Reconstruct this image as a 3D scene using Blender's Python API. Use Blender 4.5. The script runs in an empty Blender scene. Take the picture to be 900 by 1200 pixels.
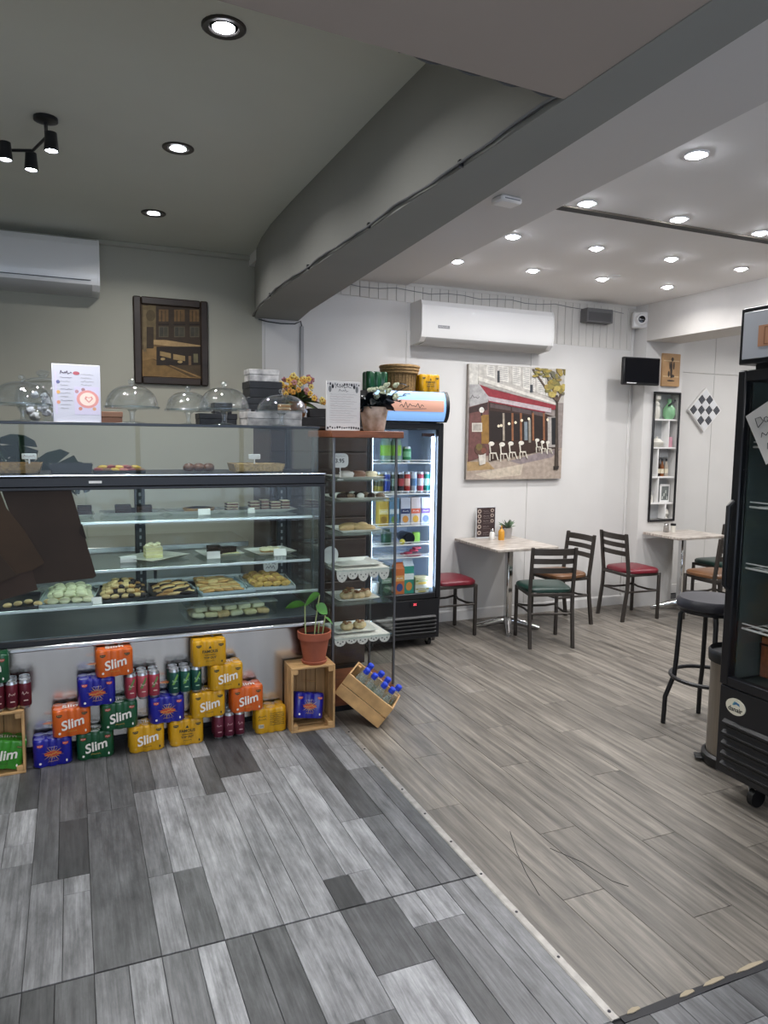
import bpy, bmesh, math, random
from mathutils import Matrix, Vector
random.seed(7)
PI = math.pi
SC = bpy.context.scene
COL = SC.collection

# ------------------------------------------------------------------ camera
cam_d = bpy.data.cameras.new('camera')
cam = bpy.data.objects.new('camera', cam_d); COL.objects.link(cam)
cam_d.sensor_fit = 'HORIZONTAL'; cam_d.sensor_width = 36.0; cam_d.lens = 853.694 / 900 * 36.0
cam_d.clip_start = 0.02
_r = (0.919218, -0.393541, 0.012798); _u = (0.028469, 0.098844, 0.994696); _f = (0.392719, 0.913978, -0.102063)
cam.matrix_world = Matrix(((_r[0], _u[0], -_f[0], 0), (_r[1], _u[1], -_f[1], 0), (_r[2], _u[2], -_f[2], 1.65), (0, 0, 0, 1)))
SC.camera = cam

# ------------------------------------------------------------------ world, exposure, render look
w = bpy.data.worlds.new('overcast_sky'); SC.world = w; w.use_nodes = True
bg = w.node_tree.nodes['Background']
bg.inputs[0].default_value = (0.68, 0.80, 1.0, 1); bg.inputs[1].default_value = 2.1
SC.view_settings.view_transform = 'Standard'; SC.view_settings.look = 'None'
SC.view_settings.gamma = 1.0; SC.view_settings.use_curve_mapping = False
SC.view_settings.exposure = 0.5
SC.cycles.max_bounces = 10; SC.cycles.transparent_max_bounces = 24
SC.cycles.diffuse_bounces = 5; SC.cycles.glossy_bounces = 4; SC.cycles.transmission_bounces = 4
SC.cycles.sample_clamp_indirect = 4.0
SC.cycles.caustics_reflective = False; SC.cycles.caustics_refractive = False
LAMP_R, LAMP_L, LAMP_T = 4.2, 5.6, 4.0     # watts: right-hand downlights, left downlights, track heads

# ------------------------------------------------------------------ materials
def lin(c):
    if isinstance(c, str):
        c = [int(c[i:i + 2], 16) / 255 for i in (0, 2, 4)]
    return tuple((x / 12.92 if x <= .04045 else ((x + .055) / 1.055) ** 2.4) for x in c) + (1,)
MATS = {}
def mat(name, col='808080', rough=.5, metal=0, var=0, scale=8, stretch=None, bump=0, emit=0, spec=.5, coat=0, colvar=None):
    if name in MATS: return MATS[name]
    m = bpy.data.materials.new(name); m.use_nodes = True
    nt = m.node_tree; b = nt.nodes['Principled BSDF']
    b.inputs['Base Color'].default_value = lin(col)
    b.inputs['Roughness'].default_value = rough; b.inputs['Metallic'].default_value = metal
    b.inputs['Specular IOR Level'].default_value = spec
    b.inputs['Coat Weight'].default_value = coat
    if emit:
        b.inputs['Emission Color'].default_value = lin(col); b.inputs['Emission Strength'].default_value = emit
    if var or bump:
        tc = nt.nodes.new('ShaderNodeTexCoord'); mp = nt.nodes.new('ShaderNodeMapping')
        mp.inputs['Scale'].default_value = stretch or (1, 1, 1)
        nz = nt.nodes.new('ShaderNodeTexNoise'); nz.inputs['Scale'].default_value = scale; nz.inputs['Detail'].default_value = 6
        nt.links.new(tc.outputs['Object'], mp.inputs['Vector']); nt.links.new(mp.outputs[0], nz.inputs['Vector'])
        if var:
            mx = nt.nodes.new('ShaderNodeMix'); mx.data_type = 'RGBA'
            c = lin(col)
            lo = lin(colvar) if colvar else tuple(x * (1 - var) for x in c[:3]) + (1,)
            mx.inputs[6].default_value = lo; mx.inputs[7].default_value = tuple(min(1, x * (1 + var * .6)) for x in c[:3]) + (1,)
            rp = nt.nodes.new('ShaderNodeMapRange'); rp.inputs[1].default_value = .3; rp.inputs[2].default_value = .7
            nt.links.new(nz.outputs[0], rp.inputs[0]); nt.links.new(rp.outputs[0], mx.inputs[0])
            nt.links.new(mx.outputs[2], b.inputs['Base Color'])
        if bump:
            bp = nt.nodes.new('ShaderNodeBump'); bp.inputs['Strength'].default_value = bump; bp.inputs['Distance'].default_value = .01
            nt.links.new(nz.outputs[0], bp.inputs['Height']); nt.links.new(bp.outputs[0], b.inputs['Normal'])
    MATS[name] = m; return m

def glass(name, tint=(.93, .97, .96), ior=1.45, rough=0.0, haze=0.0, power=4.0, edge=.6):
    if name in MATS: return MATS[name]
    m = bpy.data.materials.new(name); m.use_nodes = True; nt = m.node_tree; nt.nodes.clear()
    o = nt.nodes.new('ShaderNodeOutputMaterial'); t = nt.nodes.new('ShaderNodeBsdfTransparent'); g = nt.nodes.new('ShaderNodeBsdfGlossy')
    lw = nt.nodes.new('ShaderNodeLayerWeight'); lw.inputs[0].default_value = .5; mx = nt.nodes.new('ShaderNodeMixShader')
    pw = nt.nodes.new('ShaderNodeMath'); pw.operation = 'POWER'; pw.inputs[1].default_value = power
    ma = nt.nodes.new('ShaderNodeMath'); ma.operation = 'MULTIPLY_ADD'; r0 = ((ior - 1) / (ior + 1)) ** 2; ma.inputs[1].default_value = edge; ma.inputs[2].default_value = r0 * .3
    t.inputs[0].default_value = tint + (1,); g.inputs['Roughness'].default_value = rough
    g.inputs[0].default_value = (.95, .97, 1, 1)
    nt.links.new(lw.outputs['Facing'], pw.inputs[0]); nt.links.new(pw.outputs[0], ma.inputs[0]); nt.links.new(ma.outputs[0], mx.inputs[0])
    nt.links.new(t.outputs[0], mx.inputs[1]); nt.links.new(g.outputs[0], mx.inputs[2])
    last = mx
    if haze:
        d = nt.nodes.new('ShaderNodeBsdfDiffuse'); d.inputs[0].default_value = (.8, .85, .85, 1); m2 = nt.nodes.new('ShaderNodeMixShader')
        m2.inputs[0].default_value = haze; nt.links.new(mx.outputs[0], m2.inputs[1]); nt.links.new(d.outputs[0], m2.inputs[2]); last = m2
    nt.links.new(last.outputs[0], o.inputs[0]); MATS[name] = m; return m

def plank_mat(name, stops, grain=(26, 2.2, 1), patch=(1.6, .8, 1)):
    """printed vinyl planks: object colour gives each plank its own tone, stretched noise its grain"""
    m = bpy.data.materials.new(name); m.use_nodes = True; nt = m.node_tree; b = nt.nodes['Principled BSDF']
    N = nt.nodes.new; Lk = nt.links.new
    tc = N('ShaderNodeTexCoord'); oi = N('ShaderNodeObjectInfo')
    off = N('ShaderNodeVectorMath'); off.operation = 'SCALE'; off.inputs[0].default_value = (37, 91, 13); Lk(oi.outputs['Random'], off.inputs['Scale'])
    ad = N('ShaderNodeVectorMath'); ad.operation = 'ADD'; Lk(tc.outputs['Object'], ad.inputs[0]); Lk(off.outputs[0], ad.inputs[1])
    mp = N('ShaderNodeMapping'); mp.inputs['Scale'].default_value = grain; Lk(ad.outputs[0], mp.inputs[0])
    n1 = N('ShaderNodeTexNoise'); n1.inputs['Scale'].default_value = 2.2; n1.inputs['Detail'].default_value = 8; n1.inputs['Roughness'].default_value = .65
    n1.inputs['Distortion'].default_value = .6
    Lk(mp.outputs[0], n1.inputs['Vector'])
    n2 = N('ShaderNodeTexNoise'); n2.inputs['Scale'].default_value = 5; n2.inputs['Detail'].default_value = 9; n2.inputs['Roughness'].default_value = .68
    mp2 = N('ShaderNodeMapping'); mp2.inputs['Scale'].default_value = patch; Lk(ad.outputs[0], mp2.inputs[0]); Lk(mp2.outputs[0], n2.inputs['Vector'])
    r1 = N('ShaderNodeMapRange'); r1.inputs[1].default_value = .3; r1.inputs[2].default_value = .72; r1.inputs[3].default_value = stops[0]; r1.inputs[4].default_value = stops[1]
    Lk(n1.outputs[0], r1.inputs[0])
    r2 = N('ShaderNodeMapRange'); r2.inputs[1].default_value = .3; r2.inputs[2].default_value = .7; r2.inputs[3].default_value = stops[2]; r2.inputs[4].default_value = stops[3]
    Lk(n2.outputs[0], r2.inputs[0])
    mu = N('ShaderNodeMath'); mu.operation = 'MULTIPLY'; Lk(r1.outputs[0], mu.inputs[0]); Lk(r2.outputs[0], mu.inputs[1])
    sc = N('ShaderNodeVectorMath'); sc.operation = 'SCALE'; Lk(oi.outputs['Color'], sc.inputs[0]); Lk(mu.outputs[0], sc.inputs['Scale'])
    Lk(sc.outputs[0], b.inputs['Base Color'])
    rr = N('ShaderNodeMapRange'); rr.inputs[3].default_value = .34; rr.inputs[4].default_value = .55; Lk(n1.outputs[0], rr.inputs[0]); Lk(rr.outputs[0], b.inputs['Roughness'])
    bp = N('ShaderNodeBump'); bp.inputs['Strength'].default_value = .12; bp.inputs['Distance'].default_value = .004
    Lk(n1.outputs[0], bp.inputs['Height']); Lk(bp.outputs[0], b.inputs['Normal'])
    return m

# ------------------------------------------------------------------ geometry helpers
class G:
    """collects shapes and links them as one mesh object"""
    def __init__(s, M=None): s.v = []; s.f = []; s.fm = []; s.mats = []; s.M = M
    def mi(s, m):
        if m not in s.mats: s.mats.append(m)
        return s.mats.index(m)
    def add(s, vs, fs, m, M=None):
        k = len(s.v); i = s.mi(m); T = M or s.M
        for p in vs:
            p = Vector(p)
            if T is not None: p = T @ p
            s.v.append(tuple(p))
        for f in fs: s.f.append(tuple(k + a for a in f)); s.fm.append(i)
        return s
    def box(s, x0, x1, y0, y1, z0, z1, m, c=0, M=None):
        if c <= 0:
            vs = [(x, y, z) for z in (z0, z1) for y in (y0, y1) for x in (x0, x1)]
            return s.add(vs, [(0, 2, 3, 1), (4, 5, 7, 6), (0, 1, 5, 4), (2, 6, 7, 3), (0, 4, 6, 2), (1, 3, 7, 5)], m, M)
        c = min(c, (x1 - x0) * .49, (y1 - y0) * .49, (z1 - z0) * .49)
        X, Y, Z = (x0, x1), (y0, y1), (z0, z1); vs = []; ix = {}
        for a in (0, 1):
            for b in (0, 1):
                for d in (0, 1):
                    ca, cb, cd = (c, -c)[a], (c, -c)[b], (c, -c)[d]
                    for ax in range(3):
                        ix[a, b, d, ax] = len(vs)
                        vs.append((X[a] + (0 if ax == 0 else ca), Y[b] + (0 if ax == 1 else cb), Z[d] + (0 if ax == 2 else cd)))
        fs = []
        for a in (0, 1):
            fs.append([ix[a, b, d, 0] for b, d in ((0, 0), (1, 0), (1, 1), (0, 1))])
            fs.append([ix[b, a, d, 1] for b, d in ((0, 0), (1, 0), (1, 1), (0, 1))])
            fs.append([ix[b, d, a, 2] for b, d in ((0, 0), (1, 0), (1, 1), (0, 1))])
            for b in (0, 1):
                fs.append([ix[a, b, 0, 0], ix[a, b, 1, 0], ix[a, b, 1, 1], ix[a, b, 0, 1]])
                fs.append([ix[a, 0, b, 0], ix[a, 1, b, 0], ix[a, 1, b, 2], ix[a, 0, b, 2]])
                fs.append([ix[0, a, b, 1], ix[1, a, b, 1], ix[1, a, b, 2], ix[0, a, b, 2]])
                for d in (0, 1): fs.append([ix[a, b, d, k] for k in range(3)])
        return s.add(vs, fs, m, M)
    def lathe(s, prof, m, n=20, cx=0, cy=0, cz=0, M=None, sx=1, sy=1):
        vs = []; fs = []; rows = []
        for r, z in prof:
            if r < 1e-6: rows.append([len(vs)]); vs.append((cx, cy, cz + z))
            else:
                rows.append(list(range(len(vs), len(vs) + n)))
                for i in range(n):
                    a = 2 * PI * i / n; vs.append((cx + sx * r * math.cos(a), cy + sy * r * math.sin(a), cz + z))
        for A, B in zip(rows, rows[1:]):
            for i in range(n):
                j = (i + 1) % n
                if len(A) == 1 and len(B) == 1: continue
                if len(A) == 1: fs.append((A[0], B[j], B[i]))
                elif len(B) == 1: fs.append((A[i], A[j], B[0]))
                else: fs.append((A[i], A[j], B[j], B[i]))
        return s.add(vs, fs, m, M)
    def tube(s, pts, r, m, n=8, closed=False, M=None, rr=None):
        P = [Vector(p) for p in pts]; L = len(P); vs = []; fs = []
        up = None
        for i, p in enumerate(P):
            a = P[i - 1] if (i > 0 or closed) else P[i]; b = P[(i + 1) % L] if (i < L - 1 or closed) else P[i]
            t = (b - a).normalized()
            if up is None: up = t.orthogonal().normalized()
            up = (up - t * up.dot(t))
            up = up.normalized() if up.length > 1e-6 else t.orthogonal().normalized()
            q = t.cross(up); ra = rr[i] if rr else r
            for k in range(n):
                an = 2 * PI * k / n + PI / n; vs.append(p + (up * math.cos(an) + q * math.sin(an)) * ra)
        for i in range(L if closed else L - 1):
            for k in range(n):
                A = i * n; B = ((i + 1) % L) * n; fs.append((A + k, A + (k + 1) % n, B + (k + 1) % n, B + k))
        if not closed: fs.append(tuple(range(n))[::-1]); fs.append(tuple((L - 1) * n + k for k in range(n)))
        return s.add(vs, fs, m, M)
    def prism(s, poly, d0, d1, m, plane='xz', M=None):
        def at(p, d):
            a, b = p
            return (a, d, b) if plane == 'xz' else ((d, a, b) if plane == 'yz' else (a, b, d))
        n = len(poly); vs = [at(p, d0) for p in poly] + [at(p, d1) for p in poly]
        fs = [tuple(range(n)), tuple(range(n, 2 * n))[::-1]] + [(i, (i + 1) % n, n + (i + 1) % n, n + i) for i in range(n)]
        return s.add(vs, fs, m, M)
    def blob(s, c, r, m, nu=10, nv=6, wob=0, M=None, flat=0):
        prof = []; vs = []; fs = []
        rnd = random.Random(hash((round(c[0], 4), round(c[1], 4), nu)) & 0xffff)
        for j in range(nv + 1):
            t = PI * j / nv
            for i in range(nu):
                a = 2 * PI * i / nu; k = 1 + wob * (rnd.random() - .5)
                z = -math.cos(t)
                if flat and z < -flat: z = -flat
                vs.append((c[0] + r[0] * math.sin(t) * math.cos(a) * k, c[1] + r[1] * math.sin(t) * math.sin(a) * k, c[2] + r[2] * z))
        for j in range(nv):
            for i in range(nu): fs.append((j * nu + i, j * nu + (i + 1) % nu, (j + 1) * nu + (i + 1) % nu, (j + 1) * nu + i))
        return s.add(vs, fs, m, M)
    def torus(s, c, R, r, m, n=24, k=8, M=None):
        return s.tube([(c[0] + R * math.cos(2 * PI * i / n), c[1] + R * math.sin(2 * PI * i / n), c[2]) for i in range(n)], r, m, k, True, M)
    def mesh(s, name, smooth=True, ang=.7):
        me = bpy.data.meshes.new(name); me.from_pydata(s.v, [], s.f)
        for m in s.mats: me.materials.append(m)
        me.polygons.foreach_set('material_index', s.fm)
        b = bmesh.new(); b.from_mesh(me); bmesh.ops.remove_doubles(b, verts=b.verts, dist=1e-6)
        bmesh.ops.recalc_face_normals(b, faces=b.faces); b.to_mesh(me); b.free()
        if smooth:
            me.polygons.foreach_set('use_smooth', [True] * len(me.polygons)); me.set_sharp_from_angle(angle=ang)
        me.update(); return me
    def obj(s, name, parent=None, loc=None, rot=None, smooth=True, ang=.7):
        return put(name, s.mesh(name, smooth, ang), parent, loc, rot)

def put(name, me, parent=None, loc=None, rot=None):
    o = bpy.data.objects.new(name, me); COL.objects.link(o)
    if parent: o.parent = parent
    if loc: o.location = loc
    if rot: o.rotation_euler = rot
    return o
def tag(o, label, cat, group=None):
    o['label'] = label; o['category'] = cat
    if group: o['group'] = group
    return o
def thing(name, label, cat, loc=(0, 0, 0), rot=(0, 0, 0), group=None):
    o = bpy.data.objects.new(name, None); COL.objects.link(o); o.location = loc
    o.rotation_euler = rot if not isinstance(rot, (int, float)) else (0, 0, rot)
    o.empty_display_size = .05
    return tag(o, label, cat, group)
def struct(o, label=None):
    o['kind'] = 'structure'
    if label: o['label'] = label
    return o
def dup(root, loc, rot=0, label=None, group=None):
    r = root.copy(); COL.objects.link(r); r.location = loc
    r.rotation_euler = rot if not isinstance(rot, (int, float)) else (0, 0, rot)
    if label: r['label'] = label
    if group: r['group'] = group
    for ch in list(root.children):
        c = ch.copy(); COL.objects.link(c); c.parent = r
        for g in list(ch.children):
            d = g.copy(); COL.objects.link(d); d.parent = c
    return r
TXT = {}
def text_mesh(s, size, m, ext=.0004, shear=0, off=0, align='CENTER'):
    k = (s, size, m.name, ext, shear, off, align)
    if k in TXT: return TXT[k]
    cu = bpy.data.curves.new('t', 'FONT'); cu.body = s; cu.size = size; cu.extrude = ext; cu.shear = shear; cu.offset = off
    cu.align_x = align; cu.align_y = 'CENTER'; cu.resolution_u = 3; cu.materials.append(m)
    o = bpy.data.objects.new('t', cu); COL.objects.link(o); bpy.context.view_layer.update()
    me = bpy.data.meshes.new_from_object(o.evaluated_get(bpy.context.evaluated_depsgraph_get()))
    bpy.data.objects.remove(o); TXT[k] = me; me.name = 'lettering'; return me
def lettering(s, size, m, parent, loc, rot=(PI / 2, 0, 0), **k):
    return put('lettering', text_mesh(s, size, m, **k), parent, loc, rot)
def scribble(g, x0, x1, z, h, m, y=0, n=None, t=.0012, seed=1):
    """an unreadable line of print or handwriting as one thin zigzag ribbon in the xz plane"""
    rnd = random.Random(seed); n = n or max(3, int((x1 - x0) / (h * .55))); pts = []
    for i in range(n + 1):
        pts.append((x0 + (x1 - x0) * i / n, z + h * (rnd.random() - .5) * (1 if i % 2 else .5) + (h * .3 if i % 2 else -h * .3)))
    for (a, b), (c, d) in zip(pts, pts[1:]):
        L = math.hypot(c - a, d - b) or 1; nx, nz = -(d - b) / L * t / 2, (c - a) / L * t / 2
        g.prism([(a + nx, b + nz), (a - nx, b - nz), (c - nx, d - nz), (c + nx, d + nz)], y, y - .0004, m)
def rrect(w, h, r, n=4, cx=0, cz=0):
    out = []
    for k, (sx, sz) in enumerate(((1, 1), (-1, 1), (-1, -1), (1, -1))):
        for i in range(n + 1):
            a = PI / 2 * k + PI / 2 * i / n
            out.append((cx + sx * (w / 2 - r) + r * math.cos(a), cz + sz * (h / 2 - r) + r * math.sin(a)))
    return out
def ell(cx, cz, a, b, n=16): return [(cx + a * math.cos(2 * PI * i / n), cz + b * math.sin(2 * PI * i / n)) for i in range(n)]

# common materials
WHITE = mat('white_paint', 'd9d7d4', .6, var=.03, scale=3)
WHITE_BOARD = mat('white_board_paint', 'd4d1cb', .55, var=.04, scale=6)
BEIGE = mat('beige_wall_paint', 'aeac9e', .7, var=.04, scale=2)
CEIL_L = mat('left_ceiling_paint', 'd6d7cc', .85, var=.04, scale=1.5)
CEIL_R = mat('right_ceiling_paint', 'eeebe8', .8, var=.03, scale=1.5)
BEAMM = mat('beam_paint', '92928d', .8, var=.05, scale=2)
BULK = mat('bulkhead_paint', 'ab9f95', .85, var=.05, scale=1.5)
BLACKM = mat('black_metal', '14151a', .4)
BLACKP = mat('black_plastic', '0e0f12', .45)
STEEL = mat('brushed_steel', 'd6d2cc', .22, 1, var=.1, scale=2.2, stretch=(7, 1, .25), bump=.02)
CHROME = mat('chrome', 'd8d8d8', .12, 1)
GREYM = mat('grey_aluminium', '6d6f72', .4, .8)
WHITEP = mat('white_plastic', 'e9e8e6', .35)
GLASS = glass('clear_glass', (.97, .985, .98))
GLASS_G = glass('greenish_pane', (.95, .975, .965), 1.5)
DOMEG = glass('dome_glass', (.92, .945, .955), 2.6, .04, .012, 1.8, .7)
SHELFG = glass('shelf_glass', (.90, .955, .94), 1.5, .05, .015)
PINE = mat('pine_wood', 'c19a68', .6, var=.3, scale=4, stretch=(3, 14, 3), bump=.1)
PINE_D = mat('pine_wood_back', 'a07c50', .65, var=.3, scale=4, stretch=(14, 3, 1), bump=.1)
TIMBER = mat('red_brown_timber', '8a5236', .45, var=.3, scale=5, stretch=(1.5, 12, 8))
DARKWOOD = mat('dark_brown_wood', '3a2a22', .5, var=.35, scale=4, stretch=(2, 2, 14))
CERAM = mat('white_ceramic', 'e6e5e0', .2)
INK = mat('dark_ink', '25262b', .6)
GREYINK = mat('grey_ink', '8d8d92', .7)
LEDW = mat('led_white', 'dfe9ff', .5, emit=9)
LENS = mat('lamp_lens', 'f2f5ff', .5, emit=45); LENSR = mat('lamp_lens_dome', 'f2f5ff', .5, emit=110)

# ================================================================== THE SETTING
# ---- floors: slab with separate planks lying on it
FBASE = mat('floor_joint', '2a2a2c', .8)
G().box(-2.55, 1.387, -2.5, 6.0, -.06, -.004, FBASE).obj('floor', smooth=False); F1 = struct(bpy.data.objects['floor'])
F2 = struct(G().box(1.387, 8.6, -2.5, 6.1, -.06, -.004, FBASE).obj('floor', smooth=False))
GREYPL = plank_mat('grey_vinyl_plank', (.55, 1.3, .45, 1.45), (38, 1.5, 1), (3.0, .8, 1))
OAKPL = plank_mat('weathered_oak_vinyl_plank', (.35, 1.4, .5, 1.35), (15, .7, 1), (3.2, .3, 1))
PLM = {}
def plank(parent, x0, x1, y0, y1, m, col):
    wv, lv = x1 - x0 - .0016, y1 - y0 - .0016
    k = (round(wv, 4), round(lv, 3), m.name)
    if k not in PLM:
        g = G(); a, b, c = wv / 2, lv / 2, .0012
        vs = [(-a, -b, -.004), (a, -b, -.004), (a, b, -.004), (-a, b, -.004), (-a, -b, -c), (a, -b, -c), (a, b, -c), (-a, b, -c),
              (-a + c, -b + c, 0), (a - c, -b + c, 0), (a - c, b - c, 0), (-a + c, b - c, 0)]
        fs = [(8, 9, 10, 11)] + [(i, (i + 1) % 4, 4 + (i + 1) % 4, 4 + i) for i in range(4)] + [(4 + i, 4 + (i + 1) % 4, 8 + (i + 1) % 4, 8 + i) for i in range(4)]
        PLM[k] = g.add(vs, fs, m).mesh('plank', False)
    o = put('plank', PLM[k], parent, ((x0 + x1) / 2, (y0 + y1) / 2, 0)); o.color = col
    return o
def grey():
    t = random.choice([.045, .06, .09, .12, .15, .17, .2, .22, .25, .29, .34])
    return (t * .97, t * .985, t * 1.03, 1)
def oak():
    t = random.uniform(.15, .205); return (t * 1.1, t * .985, t * .84, 1)
def grey_zone(parent, x0, x1, y0, y1, W=.2, lens=(.4, .6, .85, 1.1, 1.3)):
    x = x0
    while x < x1 - .01:
        xe = min(x + W, x1); y = y0 - random.random() * .3
        while y < y1:
            L = random.choice(lens); ye = min(y + L, y1); ys = max(y, y0)
            if y1 - ye < .08: ye = y1
            if ye - ys > .03:
                if random.random() < .75 and xe - x > .12:
                    xm = x + (xe - x) * random.choice((.45, .5, .55))
                    plank(parent, x, xm, ys, ye, GREYPL, grey())
                    if random.random() < .35 and ye - ys > .4:
                        ym = ys + (ye - ys) * random.choice((.35, .6, .8))
                        plank(parent, xm, xe, ys, ym, GREYPL, grey()); plank(parent, xm, xe, ym, ye, GREYPL, grey())
                    else: plank(parent, xm, xe, ys, ye, GREYPL, grey())
                else: plank(parent, x, xe, ys, ye, GREYPL, grey())
            y = ye
        x = xe
grey_zone(F1, -1.18, 1.372, .9, 2.252)
grey_zone(F1, -1.18, 1.372, 2.258, 4.06, lens=(.45, .7, .95, 1.2))
# warm oak planks of the seating area
x = 1.402; r = 0
while x < 6.0:
    y = 1.505 - [0, .75, .35, 1.0, .55][r % 5]
    while y < 5.71:
        ys, ye = max(y, 1.505), min(y + 1.25, 5.71)
        if ye - ys > .05: plank(F2, x, x + .182, ys, ye, OAKPL, oak())
        y += 1.25
    x += .182; r += 1
grey_zone(F2, 1.402, 2.9, .9, 1.482, lens=(.6, .8, 1.0))
# far strips the material alone can carry
G().box(-2.5, -1.19, -2.5, 5.7, -.004, -.0005, mat('grey_vinyl_far', '77777a', .45, var=.3, scale=3, stretch=(6, 1, 1))).obj('floor_sheet', F1, smooth=False)
G().box(-1.18, 1.37, -2.5, .89, -.004, -.0005, MATS['grey_vinyl_far']).obj('floor_sheet', F1, smooth=False)
G().box(-1.18, 1.37, 4.07, 5.7, -.004, -.0005, MATS['grey_vinyl_far']).obj('floor_sheet', F1, smooth=False)
FS2 = G(); FS2.box(6.05, 8.5, .9, 5.95, -.004, -.0005, mat('oak_vinyl_far', '8d867c', .45, var=.25, scale=3, stretch=(8, 1, 1))); FS2.obj('floor_sheet', F2, smooth=False)
G().box(1.4, 8.5, -2.5, .89, -.004, -.0005, MATS['grey_vinyl_far']).obj('floor_sheet', F2, smooth=False)
# metal joining strip with screws, black seam at the front
STRIP = mat('worn_aluminium_strip', 'a5a29e', .5, .8, var=.25, scale=20)
t = struct(G().prism([(1.371, 0), (1.376, .0035), (1.399, .0035), (1.404, 0)], 1.5, 5.70, STRIP).obj('trim_1', smooth=False)); 
for i in range(17):
    G().lathe([(.0055, 0), (.005, .0015), (0, .002)], mat('dark_screw', '35343a', .5, .8), 8).obj('screw', t, (1.388, 1.53 + .24 * i, .0035))
g = G(); g.prism([(1.404, 1.482), (1.55, 1.478), (1.75, 1.484), (2.0, 1.48), (2.9, 1.482), (2.9, 1.505), (2.2, 1.507), (1.9, 1.503), (1.6, 1.508), (1.404, 1.504)], -.003, .0012, mat('black_seam_tape', '222226', .6), 'xy')
struct(g.obj('trim_2', smooth=False))
for k, (x, y, L) in enumerate(((1.43, 1.507, .05), (1.62, 1.497, .06), (1.72, 1.503, .09), (1.86, 1.506, .12), (2.05, 1.499, .08))):
    g = G(); g.prism([(0, -.004), (L * .4, -.007), (L, -.003), (L, .005), (L * .6, .009), (L * .2, .004)], 0, .003, mat('dried_glue', 'a89b84', .8), 'xy')
    g.obj('glue_patch', bpy.data.objects['trim_2'], (x, y, .001), smooth=False)
g = G()
for pts in ([(1.52, 2.06, .0006), (1.555, 2.2, .0006), (1.60, 2.33, .0006), (1.66, 2.47, .0006)], [(1.74, 2.30, .0006), (1.80, 2.17, .0006), (1.825, 2.03, .0006), (1.86, 1.98, .0006)]):
    g.tube(pts, .0013, FBASE, 4)
g.obj('floor_crack', F2)

# ---- walls
YB = 5.72
WB = struct(G().box(1.40, 5.16, YB, YB + .12, 0, 3.06, WHITE).obj('wall_back', smooth=False))
struct(G().box(-2.6, 1.40, YB, YB + .12, 0, 3.12, BEIGE).obj('wall_back', smooth=False))
# tongue and groove boards along the top of the white wall, panels beneath
x = 1.72
while x < 5.09:
    xe = min(x + .082, 5.098); zb = 2.80 - (x - 2.0) * .03 if x < 2.64 else 2.555 - (x - 2.64) * .015
    G().box(x + .0015, xe - .0015, YB - .009, YB + .001, zb, 2.945, WHITE_BOARD, .004).obj('board', WB, smooth=False)
    x += .082
for x0, x1, zt in ((1.42, 2.638, 2.79), (2.642, 3.9, 2.55), (3.904, 5.098, 2.535)):
    G().box(x0, x1, YB - .007, YB + .001, .1, zt, WHITE, .002).obj('wall_panel', WB, smooth=False)
g = G(); g.box(1.72, 5.09, YB - .016, YB - .006, 2.92, 2.946, WHITE_BOARD)
g.tube([(1.9 + .16 * i, YB - .014, 2.88 + .012 * math.sin(i * 1.9)) for i in range(20)], .003, mat('grey_cable', '77787a', .6), 6)
g.obj('picture_rail', WB)
bb = G(); bb.prism([(YB - .018, 0), (YB - .018, .085), (YB - .010, .1), (YB, .1), (YB, 0)], 1.40, 5.1, WHITE, 'yz'); struct(bb.obj('baseboard_back', smooth=False))
# right-hand return, jamb, lintel and the recess behind it
WR = G(); WR.box(5.10, 5.575, 5.665, 5.95, 0, 2.945, WHITE); WR.box(5.10, 5.218, 5.55, 5.665, 0, 2.945, WHITE); WR.box(5.218, 5.558, 5.55, 5.665, 0, .852, WHITE); WR.box(5.218, 5.558, 5.55, 5.665, 2.123, 2.945, WHITE); WR.box(5.558, 5.575, 5.55, 5.665, 0, 2.945, WHITE)
struct(WR.obj('wall_right', smooth=False))
LN = G(); LN.box(5.10, 5.52, -2.5, 5.5495, 2.60, 2.95, mat('lintel_paint', 'cfcbc6', .7, var=.03)); struct(LN.obj('trim_3', smooth=False))
RC = struct(G().box(5.5, 8.6, 5.95, 6.05, 0, 3.0, WHITE).obj('wall_recess', smooth=False))
for x0, x1, z0, z1 in ((5.577, 6.42, .1, 2.37), (6.425, 6.92, .1, 2.37), (6.925, 8.5, .1, 2.37), (5.577, 6.42, 2.375, 2.9), (6.425, 8.5, 2.375, 2.9)):
    G().box(x0, x1, 5.942, 5.951, z0, z1, WHITE, .003).obj('wall_panel', RC, smooth=False)
struct(G().box(5.575, 8.5, 5.93, 5.945, 0, .1, WHITE, .004).obj('baseboard_recess', smooth=False))
struct(G().box(8.5, 8.6, -2.6, 6.05, 0, 3.1, WHITE).obj('wall_right', smooth=False))
struct(G().box(-2.6, -2.5, -2.6, YB + .1, 0, 3.12, BEIGE).obj('wall_left', smooth=False))
# shop front behind the photographer: wide opening to the street with mullions
FW = G(); FW.box(-2.6, 8.6, -2.6, -2.5, 2.5, 3.12, WHITE); FW.box(-2.6, 8.6, -2.6, -2.5, 0, .35, WHITE); FW.box(-2.6, -2.0, -2.6, -2.5, .35, 2.5, WHITE); FW.box(3.6, 8.6, -2.6, -2.5, .35, 2.5, WHITE)
struct(FW.obj('wall_front', smooth=False))
FM = G()
for x in (-2.0, -.6, .8, 2.2, 3.54): FM.box(x, x + .06, -2.58, -2.52, .35, 2.5, GREYM)
FM.box(-2.0, 3.6, -2.58, -2.52, .35, .41, GREYM); FM.box(-2.0, 3.6, -2.58, -2.52, 2.44, 2.5, GREYM)
struct(FM.obj('window_1', smooth=False))
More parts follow.
